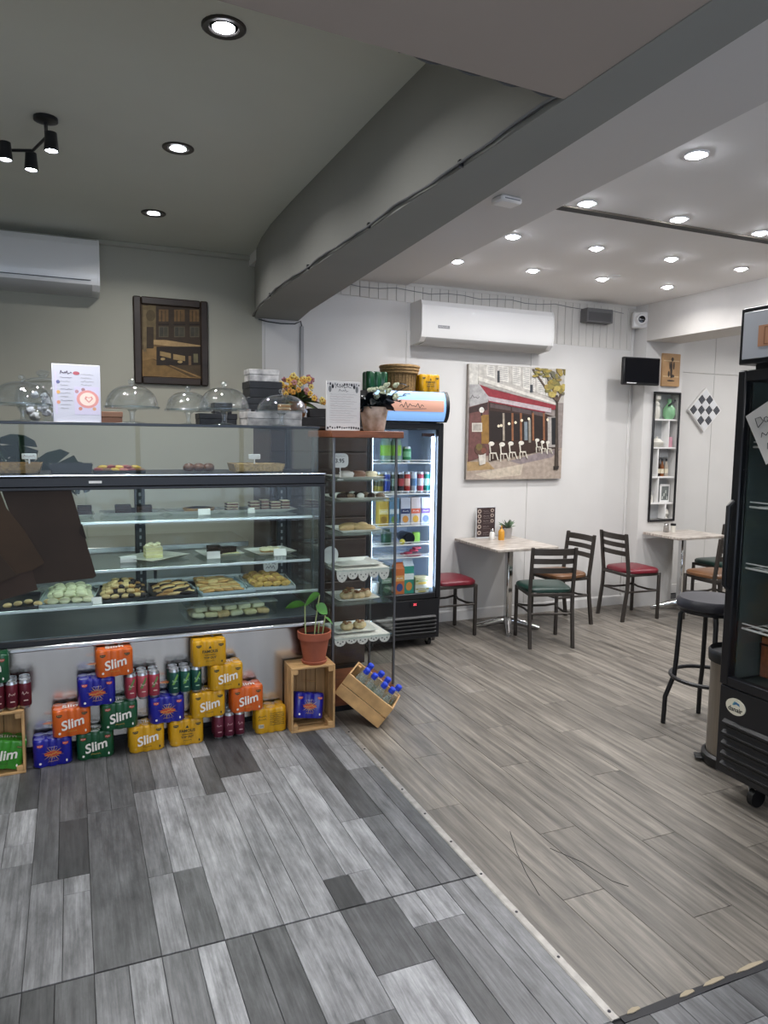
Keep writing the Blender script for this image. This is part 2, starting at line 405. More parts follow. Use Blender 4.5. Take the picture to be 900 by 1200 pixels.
# ---- ceilings, beam, bulkhead, soffit
CL = struct(G().box(-2.6, 1.45, 1.3, YB + .1, 3.02, 3.12, CEIL_L).obj('ceiling', smooth=False))
CR = struct(G().box(1.3, 8.6, -2.6, 6.05, 2.945, 3.05, CEIL_R).obj('ceiling', smooth=False))
BM = G()
bl = [(1.345, 5.72), (1.295, 5.45), (1.26, 5.15), (1.238, 4.8), (1.23, 4.3), (1.235, 3.0), (1.25, 1.66)]; br = [(1.40, 1.0), (1.47, 2.3), (1.63, 5.2), (1.69, 5.72)]
BM.prism([(1.345, 5.75)] + bl + [(1.25, 1.0)] + br + [(1.69, 5.75)], 2.56, 3.03, BEAMM, 'xy'); struct(BM.obj('trim_4', ang=.5))
struct(G().prism([(-2.6, -2.6), (1.40, -2.6), (1.40, 1.0), (1.405, 1.05), (1.25, 1.715), (-2.6, 1.45)], 2.563, 3.1, BULK, 'xy').obj('trim_5', smooth=False))
struct(G().prism([(1.38, -2.5), (2.2, -2.5), (2.42, 1.6), (2.64, 5.72), (1.60, 5.72), (1.40, 1.0)], 2.925, 2.95, mat('soffit_paint', 'd6d3d0', .8), 'xy').obj('trim_6', smooth=False))
struct(G().box(-2.6, 1.36, YB - .03, YB, 2.985, 3.02, BEIGE, .006).obj('trim_7', smooth=False))
# cables
CAB = mat('dark_cable', '4a4b4c', .6)
pts = []
for i in range(60):
    y = 1.72 + (5.70 - 1.72) * i / 59
    xl = 1.25 - (y - 1.66) * .0075 if y < 4.3 else 1.23 + .115 * ((y - 4.3) / 1.42) ** 2
    pts.append((xl - .007, y, 2.576 + .004 * math.sin(i * .5) + .0015 * math.sin(i * 2.1)))
pts2 = [(1.25 - .5 * i / 24, 1.727 - .035 * i / 24, 2.575 - .009 * math.sin(i * .55) ** 2) for i in range(25)]
g = G(); g.tube(pts, .004, CAB, 6); g.tube([(a - .011, b, c - .004 + .003 * math.sin(k * .9)) for k, (a, b, c) in enumerate(pts)], .004, mat('grey_cable', '77787a', .6), 6)
g.tube(pts2, .004, CAB, 6); tag(g.obj('cable'), 'thin dark cables clipped along lower left edge of the ceiling beam', 'cable')
cab = bpy.data.objects['cable']
for i in (8, 20, 33, 46):
    G().box(-.012, .012, -.008, .008, -.012, .012, BLACKM, .003).obj('clip', cab, (pts[i][0], pts[i][1], pts[i][2]))
g = G(); g.tube([(1.37, 5.705, 2.55), (1.43, 5.705, 2.538), (1.55, 5.705, 2.53), (1.66, 5.705, 2.535), (1.71, 5.705, 2.56), (1.722, 5.705, 2.5)], .005, CAB, 6)
g.box(1.705, 1.735, 5.695, YB, 1.2, 2.52, mat('conduit_grey', 'a5a5a6', .5), .004); tag(g.obj('cable_conduit'), 'vertical grey conduit on the white wall under the end of the beam', 'conduit')
g = G(); g.box(5.055, 5.075, YB - .02, YB - .006, .1, 2.74, WHITE, .004); tag(g.obj('cable_trunking'), 'thin white cable trunking running down the wall corner beneath the black screen', 'conduit')
# ceiling slot
sl = thing('ceiling_slot', 'long black recessed slot in the white ceiling between two rows of downlights', 'slot', (2.42, 3.475, 2.945))
G().prism([(0, 0), (.07, .075), (3.4, .075), (3.4, 0)], -.003, .002, mat('slot_black', '101114', .6), 'xy').obj('channel', sl, smooth=False)
G().box(.0, 3.4, -.008, .004, -.008, 0, mat('slot_trim', '6d655b', .6, .2)).obj('edge_trim', sl, smooth=False)

# ---- lamps
def lamp(kind, parent, loc, power, size=.09, col=(1.0, .98, .96), rot=(0, 0, 0)):
    l = bpy.data.lights.new(kind, 'AREA'); l.shape = 'DISK'; l.size = size; l.energy = power; l.color = col; l.spread = math.radians(150)
    o = bpy.data.objects.new(kind, l); COL.objects.link(o); o.parent = parent; o.location = loc; o.rotation_euler = rot; return o
rowname = {2.62: 'nearest row', 3.385: 'row before the black slot', 4.12: 'row beyond the black slot', 4.86: 'row nearest the back wall'}
colname = {2.645: 'first from the beam', 3.31: 'second from the beam', 3.975: 'third from the beam', 4.66: 'fourth from the beam'}
RING = mat('white_lamp_ring', 'e8e8e8', .35); RINGD = mat('dark_lamp_ring', '3b3835', .4, .5)
def downlight(x, y, z, label, ring, R, pw):
    t = thing('downlight', label, 'ceiling light', (x, y, z), 0, 'recessed downlights')
    G().lathe([(R, 0), (R, -.004), (R * .92, -.008), (R * .68, -.006), (R * .64, 0), (0, .0)], ring, 24).obj('ring', t)
    G().lathe([(R * .62, -.003), (R * .55, -.012), (R * .3, -.018), (0, -.02)] if ring == RING else [(R * .5, -.004), (R * .3, -.007), (0, -.008)], LENSR if ring == RING else LENS, 20).obj('lens', t)
    lamp('lamp', t, (0, 0, -.024), pw, R * 1.2)
for y in rowname:
    for x in colname:
        if y < 3 and x > 4: continue
        downlight(x, y, 2.945, 'white recessed downlight, %s, %s' % (colname[x], rowname[y]), RING, .055, LAMP_R)
for x, y, n in ((6.3, 4.9, 'by the recess wall'), (7.2, 4.9, 'far right'), (6.3, 3.6, 'second row'), (7.2, 3.6, 'second row far right')):  # unseen lamps added beyond the lintel to brighten the recess wall
    downlight(x, y, 2.945, 'added unseen downlight over the area beyond the lintel, ' + n, RING, .055, LAMP_R * 1.8)
for x, y in ((-1.2, .3), (.3, .3), (-1.2, -1.3), (.3, -1.3), (-1.9, 1.0)):  # extra lamps out of view, added to lift the foreground floor and ceiling
    downlight(x, y, 2.563, 'added unseen downlight under the front bulkhead, %s' % ('%s row, %s' % ('inner' if y > -.5 else 'street side', 'beside the beam' if x > 0 else 'middle' if x > -1.5 else 'by the left wall')), RING, .055, 9)
for x, y in ((2.645, 1.2), (3.31, 1.2), (2.645, -.6), (3.31, -.6)):  # more added lamps outside the view, raising the room's overall brightness
    downlight(x, y, 2.945, 'added unseen downlight over the front of the seating area, %s row, %s' % ('inner' if y > 0 else 'street side', 'by the beam' if x < 3 else 'by the fridge'), RING, .055, LAMP_R)
for y, n in ((2.62, 'nearest'), (3.76, 'middle'), (4.89, 'farthest')):
    downlight(.515, y, 3.02, 'dark ringed downlight in the grey ceiling over the cake counter, %s of three' % n, RINGD, .075, LAMP_L)
sp = thing('spotlight_cluster', 'black ceiling spotlight with three lit heads on a bent arm above the counter', 'ceiling light', (-.06, 3.66, 3.02))
G().lathe([(.05, 0), (.05, -.015), (.02, -.025), (.0, -.025)], BLACKM, 16).obj('ceiling_plate', sp)
g = G(); g.tube([(0, 0, -.02), (0, 0, -.09)], .008, BLACKM, 8); g.tube([(0, -.02, -.09), (-.06, .14, -.1), (-.2, .2, -.1), (-.4, .1, -.1)], .007, BLACKM, 8); g.tube([(.0, -.1, -.06), (0, 0, -.09), (.03, .1, -.05)], .007, BLACKM, 8); g.obj('arm', sp)
for dx, dy in ((.02, -.09), (-.07, .2), (-.17, .11)):
    h = G().lathe([(0, 0), (.024, -.002), (.026, -.03), (.03, -.075), (.026, -.078), (.024, -.07)], BLACKM, 16).obj('lamp_head', sp, (dx, dy, -.09))
    G().lathe([(.025, -.072), (.012, -.08), (0, -.082)], LENS, 16).obj('lens', h)
    G().tube([(0, 0, .0), (0, 0, -.01)], .01, BLACKM, 8).obj('swivel', h)
    lamp('lamp', h, (0, 0, -.09), LAMP_T, .05)
sd = thing('smoke_detector', 'small white box detector on the ceiling soffit beside the beam', 'detector', (2.17, 3.45, 2.925), .1)
G().box(-.07, .07, -.05, .05, -.035, 0, WHITEP, .01).obj('body', sd); G().box(-.05, .05, -.051, -.049, -.022, -.016, GREYINK).obj('vent', sd)
sm = thing('ceiling_disc', 'small flat white round cover on the ceiling near the back wall', 'cover', (4.0, 4.75, 2.945))
G().lathe([(.05, 0), (.05, -.006), (.04, -.009), (0, -.01)], WHITEP, 18).obj('cover_plate', sm)

# ================================================================== WALL THINGS
def aircon(name, label, x0, x1, z0, z1, y0):
    t = thing(name, label, 'air conditioner', ((x0 + x1) / 2, YB, z0)); w = (x1 - x0) / 2; h = z1 - z0; d = YB - y0
    G().prism([(0, .0), (-d * .75, .015), (-d * .93, .05), (-d, .1), (-d * .98, h - .04), (-d * .9, h), (0, h)], -w + .012, w - .012, mat('aircon_white', 'e6e5e3', .25, coat=.3), 'yz').obj('body', t, ang=.35)
    for s in (-1, 1):
        a, b = sorted((s * w, s * (w - .014)))
        G().prism([(0, -.004), (-d * .76, .012), (-d * .95, .048), (-d * 1.02, .1), (-d, h - .04), (-d * .91, h + .003), (0, h + .003)], a, b, MATS['aircon_white'], 'yz').obj('end_cap', t, ang=.35)
    G().prism([(-d * .30, -.006), (-d * .74, .008), (-d * .93, .045), (-d * .945, .05), (-d * .75, .016), (-d * .3, .004)], -w + .05, w - .05, mat('aircon_louvre', 'b5b4b2', .4), 'yz').obj('louvre', t)
    return t
a1 = aircon('air_conditioner', 'white wall air conditioner above the cafe street painting', 2.675, 3.985, 2.43, 2.775, 5.49)
g = G(); g.box(-.505, -.395, -.2305, -.2285, .125, .15, mat('badge_grey', '8a8a8c', .4)); scribble(g, -.495, -.405, .1375, .008, WHITEP, -.2308); g.obj('badge', a1)
a2 = aircon('air_conditioner', 'white wall air conditioner at the left edge above the glass display counter', -1.1, .217, 2.615, 2.965, 5.50)
g = G(); g.box(-.6, .6, -.2215, -.21, .075, .08, mat('aircon_line', '5c5d60', .5)); g.obj('panel_gap', a2)
# picture canvas : cafe street
def quad_art(g, corners, box, polys, y0, step=.0004):
    """2D drawing in its own sheet coordinates -> stacked flat prints on a vertical sheet facing -Y"""
    (ax, ay), (bx, by), (cx, cy), (dx, dy) = corners
    def cv(p):
        x, y = p; v = (y - (ay + by) / 2) / ((cy + dy) / 2 - (ay + by) / 2)
        for _ in range(2):
            xl = ax + (dx - ax) * v; xr = bx + (cx - bx) * v; u = (x - xl) / (xr - xl); yt = ay + (by - ay) * u; yb = dy + (cy - dy) * u; v = (y - yt) / (yb - yt)
        u = min(1, max(0, u)); v = min(1, max(0, v))
        return (box[0] + (box[1] - box[0]) * u, box[3] + (box[2] - box[3]) * v)
    for k, (pl, m) in enumerate(polys):
        g.prism([cv(p) for p in pl], y0, y0 - .0005 - step * k, m)
def P_(x0, y0, x1, y1): return [(x0, y0), (x1, y0), (x1, y1), (x0, y1)]
def pm(c, v=.25): return mat('paint_' + c, c, .7, var=v, scale=26, bump=.05)
pc = thing('cafe_painting', 'square unframed canvas painting of a red awning street cafe on the white wall', 'painting', (3.743, YB - .008, 1.282))
G().box(-.513, .513, -.035, 0, 0, 1.02, mat('canvas_edge', '9a938b', .8), .003).obj('canvas', pc)
art = [(P_(60, 120, 700, 870), pm('8f8580')), (P_(60, 690, 700, 870), pm('a59586')),
       ([(60, 740), (330, 740), (480, 690), (700, 660), (700, 870), (60, 870)], pm('a8998c')), ([(250, 790), (420, 760), (400, 830), (200, 850), (120, 820)], pm('c2b5a3')),
       ([(75, 740), (200, 745), (240, 790), (75, 800)], pm('a58a62')), ([(330, 740), (560, 680), (660, 668), (600, 720), (400, 760)], pm('8b7f80')),
       (P_(90, 130, 700, 380), pm('b9b4ad')), (P_(95, 130, 145, 265), pm('cfccc4')), (P_(150, 135, 198, 210), pm('c4c0b8'))]
for (x0, x1, y0, y1) in ((198, 245, 145, 225), (265, 330, 148, 250), (355, 405, 152, 275), (420, 465, 158, 300), (475, 495, 190, 310), (510, 560, 220, 330), (565, 600, 260, 345)):
    art.append(([(x0, y0), (x1, y0 + 6), (x1, y1), (x0, y1 - 15)], pm('dedbd3')))
    yy = y0 + 8
    while yy < y1 - 18:
        art.append(([(x0 + 4, yy), (x1 - 4, yy + 5), (x1 - 4, yy + 8), (x0 + 4, yy + 3)], pm('8d8a87'))); yy += 9
art += [(P_(262, 178, 275, 250), pm('3f4348')), (P_(465, 265, 482, 312), pm('3f4348')),
        ([(145, 212), (640, 380), (640, 392), (145, 238)], pm('d5d1c8')), ([(145, 240), (640, 392), (640, 404), (145, 262)], pm('aaa59f')),
        ([(95, 262), (150, 262), (205, 335), (200, 370), (92, 400)], pm('a9a7a6')), ([(150, 262), (220, 290), (640, 395), (630, 420), (560, 420), (215, 338), (200, 330)], pm('8a3038')),
        ([(200, 335), (225, 340), (600, 412), (600, 440), (560, 432), (205, 362)], pm('b9adb0')), ([(205, 362), (560, 432), (560, 440), (205, 370)], pm('84323c')),
        ([(92, 400), (205, 370), (205, 700), (80, 740)], pm('6a4642')), ([(90, 405), (200, 372), (200, 420), (90, 440)], pm('3d2c2a')),
        ([(205, 370), (560, 445), (640, 470), (640, 660), (480, 690), (205, 740)], pm('38261f')),
        ([(215, 378), (340, 400), (340, 425), (215, 405)], pm('574a4a')), ([(350, 402), (470, 425), (470, 450), (350, 428)], pm('544848')), ([(480, 428), (560, 445), (560, 465), (480, 448)], pm('5b4d4b')),
        ([(212, 425), (560, 465), (560, 600), (212, 620)], pm('241a17'))]
for x in (290, 345, 398, 475, 545): art.append((P_(x, 440, x + 12, 612), pm('8a5a3c' if x != 290 else 'a39888')))
art += [(P_(425, 495, 445, 610), pm('7d8890')), (P_(452, 480, 466, 625), pm('8f8a80')), (P_(575, 465, 635, 655), pm('a59f99')), (P_(600, 470, 628, 640), pm('1f2022')),
        (P_(160, 450, 205, 630), pm('8d6a34')), (P_(104, 500, 165, 555), pm('cfc9bd')), (P_(110, 506, 158, 548), pm('aaa39a')), (ell(163, 420, 15, 18), pm('d9d6cf')), (P_(158, 436, 166, 455), pm('2a2525'))]
for x, y in ((265, 520), (281, 517), (330, 506), (370, 499), (409, 486), (454, 476), (575, 483)): art.append((ell(x, y, 8, 9, 10), pm('f0e3c8')))
for x, y, s in ((205, 625, 1.0), (270, 630, 1), (325, 625, .95), (390, 622, .95), (495, 605, .75), (530, 618, .7), (565, 620, .7)):
    art += [(ell(x + 15 * s, y + 5, 18 * s, 14 * s, 10), pm('e0dbd0')), ([(x, y), (x + 8, y), (x + 12, y + 60 * s), (x + 45 * s, y + 60 * s), (x + 45 * s, y + 68 * s), (x + 6, y + 68 * s)], pm('d6d0c3')),
            (P_(x + 2, y + 65 * s, x + 8, y + 112 * s), pm('d0cabc')), ([(x + 38 * s, y + 65 * s), (x + 45 * s, y + 65 * s), (x + 58 * s, y + 108 * s), (x + 51 * s, y + 108 * s)], pm('d0cabc')), (P_(x + 20, y + 62 * s, x + 26, y + 100 * s), pm('b3aa9c'))]
art += [([(140, 695), (185, 690), (182, 755), (147, 765)], pm('c9c3b8')), (ell(155, 665, 38, 36, 11), pm('5a4034')), (ell(145, 650, 20, 22, 9), pm('6f5f38')), (ell(172, 672, 16, 18, 8), pm('7a4a3c')),
        ([(632, 330), (644, 330), (642, 780), (618, 785)], pm('453b33')), ([(612, 775), (646, 775), (640, 796), (612, 796)], pm('2c2622')),
        ([(632, 370), (560, 290), (480, 170), (488, 168), (575, 290), (640, 350)], pm('5a4a3f')), ([(636, 360), (700, 280), (700, 292), (646, 372)], pm('5a4a3f'))]
for i in range(46):
    rnd = random.Random(i); x = 560 + 140 * rnd.random(); y = 165 + 165 * rnd.random()
    art.append((ell(x, y, 10 + 16 * rnd.random(), 8 + 12 * rnd.random(), 7), pm(rnd.choice(['a48f45', '8d8045', 'b5a35c', '7a7444', '6d6a58', '99844a']))))
for i in range(16):
    rnd = random.Random(i + 99); x = 490 + 90 * rnd.random(); y = 160 + 60 * rnd.random(); art.append((ell(x, y, 9 + 9 * rnd.random(), 7, 7), pm(rnd.choice(['a48f45', '8d8045', '7a7444']))))
g = G(); quad_art(g, ((90, 135), (695, 170), (660, 855), (68, 855)), (-.513, .513, 0, 1.02), art, -.035, .00006)
scribble(g, -.49, -.40, .73, .03, pm('44403f'), -.042, t=.004); scribble(g, -.28, -.1, .675, .014, pm('59332f'), -.042, t=.003, seed=4)
g.obj('painted_scene', pc, smooth=False)
# framed sepia picture
pf = thing('framed_picture', 'dark wood framed sepia street picture on the beige wall above the cake domes', 'picture', (.712, YB, 2.02))
FR = mat('dark_picture_frame', '33271f', .45, var=.4, scale=9)
for x0, x1, z0, z1 in ((-.268, -.212, 0, .63), (.212, .268, 0, .63), (-.212, .212, 0, .056), (-.212, .212, .574, .63)):
    G().box(x0, x1, -.03, 0, z0, z1, FR, .008).obj('frame_rail', pf)
g = G(); g.box(-.212, .212, -.012, 0, .056, .574, pm('4a3a26'))
sep = [(P_(190, 190, 720, 870), pm('4d3d28')), ([(205, 600), (330, 570), (400, 720), (720, 850), (720, 870), (200, 840)], pm('937346')), ([(205, 700), (300, 680), (600, 850), (205, 835)], pm('7f6238')),
       ([(280, 680), (320, 690), (700, 860), (620, 850)], pm('5a4528')), (P_(205, 210, 320, 560), pm('6b5b3d')), (P_(212, 250, 240, 620), pm('7a6848')), (ell(275, 300, 40, 50), pm('57492f')), (P_(240, 400, 300, 590), pm('3a2d1d')),
       ([(320, 215), (720, 240), (720, 600), (320, 560)], pm('3b2d1e'))]
for x0, x1 in ((345, 430), (480, 575), (620, 705)):
    sep += [(P_(x0, 245, x1, 350), pm('6e5433')), (P_(x0 + 20, 255, x0 + 30, 350), pm('4a381f')), (P_(x0 + 55, 255, x0 + 62, 350), pm('4a381f')), (P_(x0 - 5, 370, x1 + 5, 382), pm('20170f')), (P_(x0, 395, x1, 490), pm('5a5240')), (P_(x0 + 8, 402, x0 + 40, 482), pm('3f3c33')), (P_(x0 + 46, 402, x1 - 8, 482), pm('474335'))]
sep += [([(300, 515), (400, 515), (715, 565), (715, 600), (300, 555)], pm('b09265')), ([(300, 555), (715, 600), (715, 618), (300, 572)], pm('6d5433')), (P_(325, 575, 720, 740), pm('2a1f16')), ([(355, 615), (450, 635), (450, 680), (355, 655)], pm('9c8256')), ([(470, 640), (575, 660), (575, 705), (470, 690)], pm('9c8256')),
        (P_(605, 660, 630, 740), pm('7b6245')), (P_(650, 640, 690, 720), pm('6b6449')), (ell(380, 685, 20, 12), pm('b39866')), (ell(530, 712, 22, 12), pm('b39866')), (ell(450, 720, 40, 14), pm('241a12'))]
quad_art(g, ((190, 200), (715, 235), (715, 865), (205, 835)), (-.212, .212, .056, .574), sep, -.012, .0001); g.obj('picture_print', pf, smooth=False)
# speaker box, camera, screen
t = thing('wall_speaker', 'small dark grey box on the boards near the ceiling right of air conditioner', 'speaker', (4.585, YB - .009, 2.745), 0)
G().prism([(-.15, .1), (-.145, .125), (.145, .125), (.15, .1), (.15, 0), (-.15, 0)], -.1, 0, mat('speaker_grey', '6b6b6c', .6, var=.1, scale=40)).obj('housing', t); G().box(-.13, .13, -.103, -.099, .012, .09, mat('speaker_grille', '565657', .8)).obj('grille', t)
t = thing('security_camera', 'white dome camera with round black eye in the ceiling corner', 'camera', (5.06, 5.60, 2.80), -.5)
G().box(-.075, .075, -.02, .06, -.075, .075, WHITEP, .012).obj('housing', t)
h = G().lathe([(.058, 0), (.058, .02), (.045, .035), (.04, .03), (0, .03)], WHITEP, 22).obj('ring', t, (0, -.02, 0), (PI / 2, 0, 0))
G().lathe([(.04, .02), (.03, .034), (0, .04)], mat('lens_black', '0b0b10', .1), 18).obj('lens', h)
t = thing('wall_screen', 'small black flat screen mounted in the wall corner above the tall niche', 'television', (4.955, 5.45, 2.17), -.08)
G().box(-.205, .205, -.02, .025, 0, .255, BLACKP, .008).obj('casing', t); G().box(-.19, .19, -.0215, -.019, .02, .243, mat('screen_off', '0a0b10', .15)).obj('screen_panel', t)
G().box(-.165, -.06, -.0225, -.021, .012, .02, mat('sticker_white', 'd0d0d0', .5)).obj('sticker', t); G().box(-.02, .06, .024, .25, .09, .16, BLACKM, .004).obj('bracket', t)
# cream picture, tall niche, tile art
t = thing('small_picture', 'small tan picture with a dark brush figure above the tall black framed niche', 'picture', (5.405, 5.55, 2.18))
G().box(-.115, .115, -.022, 0, 0, .315, mat('tan_board', 'b58e62', .6, var=.15, scale=12), .004).obj('board', t)
g = G()
for (x, z, a, b) in ((0, .16, .014, .085), (-.03, .12, .012, .03), (.03, .2, .01, .04), (.01, .26, .016, .02), (-.02, .2, .007, .04), (.02, .1, .022, .015), (0, .055, .05, .008)): g.prism(ell(x, z, a, b, 10), -.022, -.0232, mat('brush_dark', '40342c', .7))
for z in (.09, .24): g.prism(P_(-.1, z, .1, z + .01), -.022, -.0226, mat('tan_light', 'd3b78d', .7))
g.obj('brush_print', t, smooth=False)
# niche with black frame and shelves
NX0, NX1, NZ0, NZ1 = -.172, .172, 0, 1.275
n = thing('display_niche', 'tall narrow black framed wall niche with white shelves on the white pillar', 'shelf', (5.388, 5.55, .85))
for x0, x1, z0, z1 in ((NX0, NX0 + .022, 0, NZ1), (NX1 - .022, NX1, 0, NZ1), (NX0 + .022, NX1 - .022, 0, .022), (NX0 + .022, NX1 - .022, NZ1 - .022, NZ1)): G().box(x0, x1, -.018, -.0005, z0, z1, BLACKM, .004).obj('frame_rail', n)
G().box(NX0 + .02, NX1 - .02, .1, .112, .02, NZ1 - .02, mat('niche_back', 'b5b7b8', .6)).obj('back_panel', n)
NS = [.18, .44, .73, 1.005]
for z in NS: G().box(NX0 + .022, NX1 - .022, -.001, .099, z - .008, z + .008, WHITEP, .002).obj('shelf_board', n)
for z0, z1, x in ((.022, .172, .06), (.188, .432, -.05), (.448, .722, -.07), (.738, .997, .05)): G().box(x - .006, x + .006, -.001, .099, z0, z1, WHITEP, .002).obj('divider', n)
def atn(dx, z, dy=.048): return (5.388 + dx, 5.55 + dy, .85 + z)
JARM = mat('cream_jar', 'dcd9cf', .3)
def lath(name, label, cat, prof, m, loc, n=18, group=None, rot=0):
    o = G().lathe(prof, m, n).obj(name, None, loc, (0, 0, rot) if not isinstance(rot, tuple) else rot); return tag(o, label, cat, group)
t = thing('ceramic_jar', 'white lidded ceramic jar on the top shelf of the niche', 'jar', atn(-.09, 1.013))
G().lathe([(0, 0), (.035, 0), (.045, .03), (.045, .1), (.036, .125), (.036, .13), (0, .13)], JARM).obj('pot', t); G().lathe([(.04, .13), (.04, .15), (.02, .17), (.045, .19), (.045, .225), (.01, .235), (0, .235)], JARM).obj('lid', t)
t = thing('green_bottle_vase', 'round green glass vase with a dark ribbon on the top shelf of the niche', 'vase', atn(.085, 1.013))
G().lathe([(0, 0), (.04, 0), (.06, .04), (.058, .1), (.03, .145), (.018, .16), (.02, .2), (.015, .2)], mat('pale_green_glass', '86b78c', .15)).obj('body', t); G().tube([(-.05, -.035, .13), (-.02, -.055, .155), (.02, -.05, .17), (.05, -.02, .19)], .008, INK, 6).obj('ribbon', t)
t = thing('sugar_bowl', 'squat white bowl with lid on the second shelf of the niche', 'bowl', atn(-.055, .738)); G().lathe([(0, 0), (.04, 0), (.065, .025), (.068, .05), (.05, .06)], JARM).obj('bowl', t); G().lathe([(.05, .06), (.035, .08), (.01, .085), (.012, .1), (0, .104)], JARM).obj('lid', t)
lath('pink_cup', 'small pink and white cup on the second shelf of the niche', 'cup', [(0, 0), (.03, 0), (.034, .02), (.03, .1), (.026, .1)], mat('pink_ceramic', 'cf9aa6', .3), atn(.105, .738))
for i, (dx, c) in enumerate(((-.02, 'dark'), (.03, 'amber'), (.085, 'pale'))):
    t = thing('sauce_bottle', '%s sauce bottle in the row of three on the middle niche shelf' % c, 'bottle', atn(dx, .448), 0, 'sauce bottles in the niche')
    G().lathe([(0, 0), (.02, 0), (.02, .1), (.009, .13), (.009, .155)], mat('sauce_' + c, {'dark': '2b1d18', 'amber': '7a4a2a', 'pale': 'a99f92'}[c], .2), 12).obj('body', t); G().lathe([(.011, .15), (.011, .175), (0, .175)], INK, 10).obj('cap', t); G().lathe([(.0206, .03), (.0206, .075)], mat('label_cream', 'd8cfb8', .6), 12).obj('paper_label', t)
tag(G().box(-.06, .06, -.02, .02, 0, .09, mat('tin_grey', '97999c', .4), .006).obj('tin_box', None, atn(.05, .632, .075)), 'grey tin box hanging above the sauce bottles in the niche', 'tin')
t = thing('photo_stand', 'white framed photo leaning on the fourth niche shelf', 'photo', atn(.075, .188)); G().box(-.062, .062, -.012, 0, 0, .18, WHITEP, .004).obj('frame', t); g = G(); g.box(-.045, .045, -.0135, -.011, .022, .16, pm('6f7472')); [g.box(-.04 + .02 * i, -.026 + .02 * i, -.0142, -.013, .03 + .03 * (i % 3), .06 + .03 * (i % 3), pm('b9bdb8')) for i in range(4)]; g.obj('photo_print', t)
lath('white_candle', 'small white candle on the fourth niche shelf', 'candle', [(0, 0), (.026, 0), (.026, .07), (.012, .072), (.012, .1), (0, .1)], JARM, atn(-.1, .188))
lath('small_figurine', 'small white bird shaped ornament on the bottom niche level', 'ornament', [(0, 0), (.025, 0), (.01, .02), (.03, .05), (.02, .09), (0, .1)], JARM, atn(.11, .022))
t = thing('tile_art', 'diamond hung black and white patterned tile panel on the recess wall', 'wall art', (6.285, 5.942, 1.985), (0, PI / 4, 0))
TA = .168
G().box(-TA, TA, -.03, 0, -TA, TA, WHITEP, .004).obj('panel', t)
for i in range(4):
    for j in range(4):
        g = G(); s = .072; cx, cz = -.117 + .078 * i, -.117 + .078 * j
        tm = INK if (i + j) % 2 == 0 else mat('tile_white', 'dfe0e2', .4)
        g.box(cx - s / 2, cx + s / 2, -.033, -.029, cz - s / 2, cz + s / 2, tm, .001)
        if (i + j) % 2 == 0:
            for q in (-1, 0, 1):
                g.box(cx - s * .42, cx + s * .42, -.0336, -.033, cz + q * .022 - .0025, cz + q * .022 + .0025, mat('tile_grey', '6f727a', .5)); g.box(cx + q * .022 - .0025, cx + q * .022 + .0025, -.0338, -.033, cz - s * .42, cz + s * .42, MATS['tile_grey'])
        g.obj('tile', t, smooth=False)
t = thing('power_socket', 'white power socket with a grey cord low on the white pillar by the second table', 'socket', (5.575, 5.75, .56))
G().box(0, .01, -.04, .04, -.03, .03, WHITEP, .003).obj('plate', t); G().tube([(.01, 0, 0), (.03, -.05, -.1), (.02, -.08, -.3), (.02, -.05, -.5)], .005, CAB, 6).obj('cord', t)

# ================================================================== DISPLAY COUNTER
CX0, CX1, CY0, CY1 = -1.15, 1.311, 3.90, 4.62
c = thing('display_counter', 'long refrigerated glass cake counter with black frame and steel front panel', 'display counter', (0, 0, 0))
G().box(CX0, CX1 - .01, 3.97, CY1, .06, .575, STEEL, .003).obj('front_panel', c)
G().box(CX0, CX1 - .03, 4.05, CY1 - .05, 0, .06, BLACKM).obj('kick_plinth', c)
DECK = mat('deck_steel', '8f969a', .3, .8, var=.1, scale=6)
G().box(CX0, CX1 - .02, 3.915, CY1 - .02, .575, .635, DECK).obj('deck', c)
g = G(); g.box(CX0, CX1, CY0 - .008, CY0 + .02, .603, .632, BLACKM, .004); g.obj('base_frame', c)
G().box(CX0, CX1, CY0 - .014, CY0 + .03, .577, .601, mat('bright_trim', 'dfe3e6', .2, .9), .006).obj('base_trim', c)
G().box(CX0, CX1, CY0 - .014, CY1, 1.385, 1.437, BLACKM, .006).obj('middle_frame', c)
G().box(CX0, CX1, CY0 - .013, CY0 + .004, 1.371, 1.386, BLACKM, .002).obj('front_lip', c)
G().box(CX0, CX1, CY0 - .016, CY0 + .01, 1.438, 1.447, MATS['bright_trim'], .003).obj('middle_trim', c)
for x0, x1 in ((CX1 - .03, CX1),):
    G().box(x0, x1, CY0 - .006, CY0 + .03, .632, 1.385, BLACKM, .004).obj('corner_post', c); G().box(x0, x1, CY1 - .035, CY1, .06, 1.7, BLACKM, .004).obj('corner_post', c)
G().box(CX0, CX1 - .03, CY0, CY0 + .006, .632, 1.385, GLASS_G).obj('front_glass', c, smooth=False)
G().box(CX0, CX1 - .04, CY0, CY0 + .006, 1.447, 1.697, GLASS_G).obj('upper_glass', c, smooth=False)
G().box(CX1 - .046, CX1 - .04, CY0 + .006, CY1 - .04, 1.445, 1.697, GLASS_G).obj('side_glass', c, smooth=False)
G().box(CX1 - .012, CX1 - .006, CY0 + .03, CY1 - .036, .632, 1.385, GLASS_G).obj('side_glass', c, smooth=False)
G().box(CX0, CX1 - .034, CY0 - .004, CY1, 1.697, 1.703, GLASS).obj('top_glass', c, smooth=False)
G().box(CX0, CX1 - .034, CY0 - .009, CY0 - .002, 1.69, 1.705, mat('dark_trim', '3a3d40', .3, .7), .002).obj('top_trim', c)
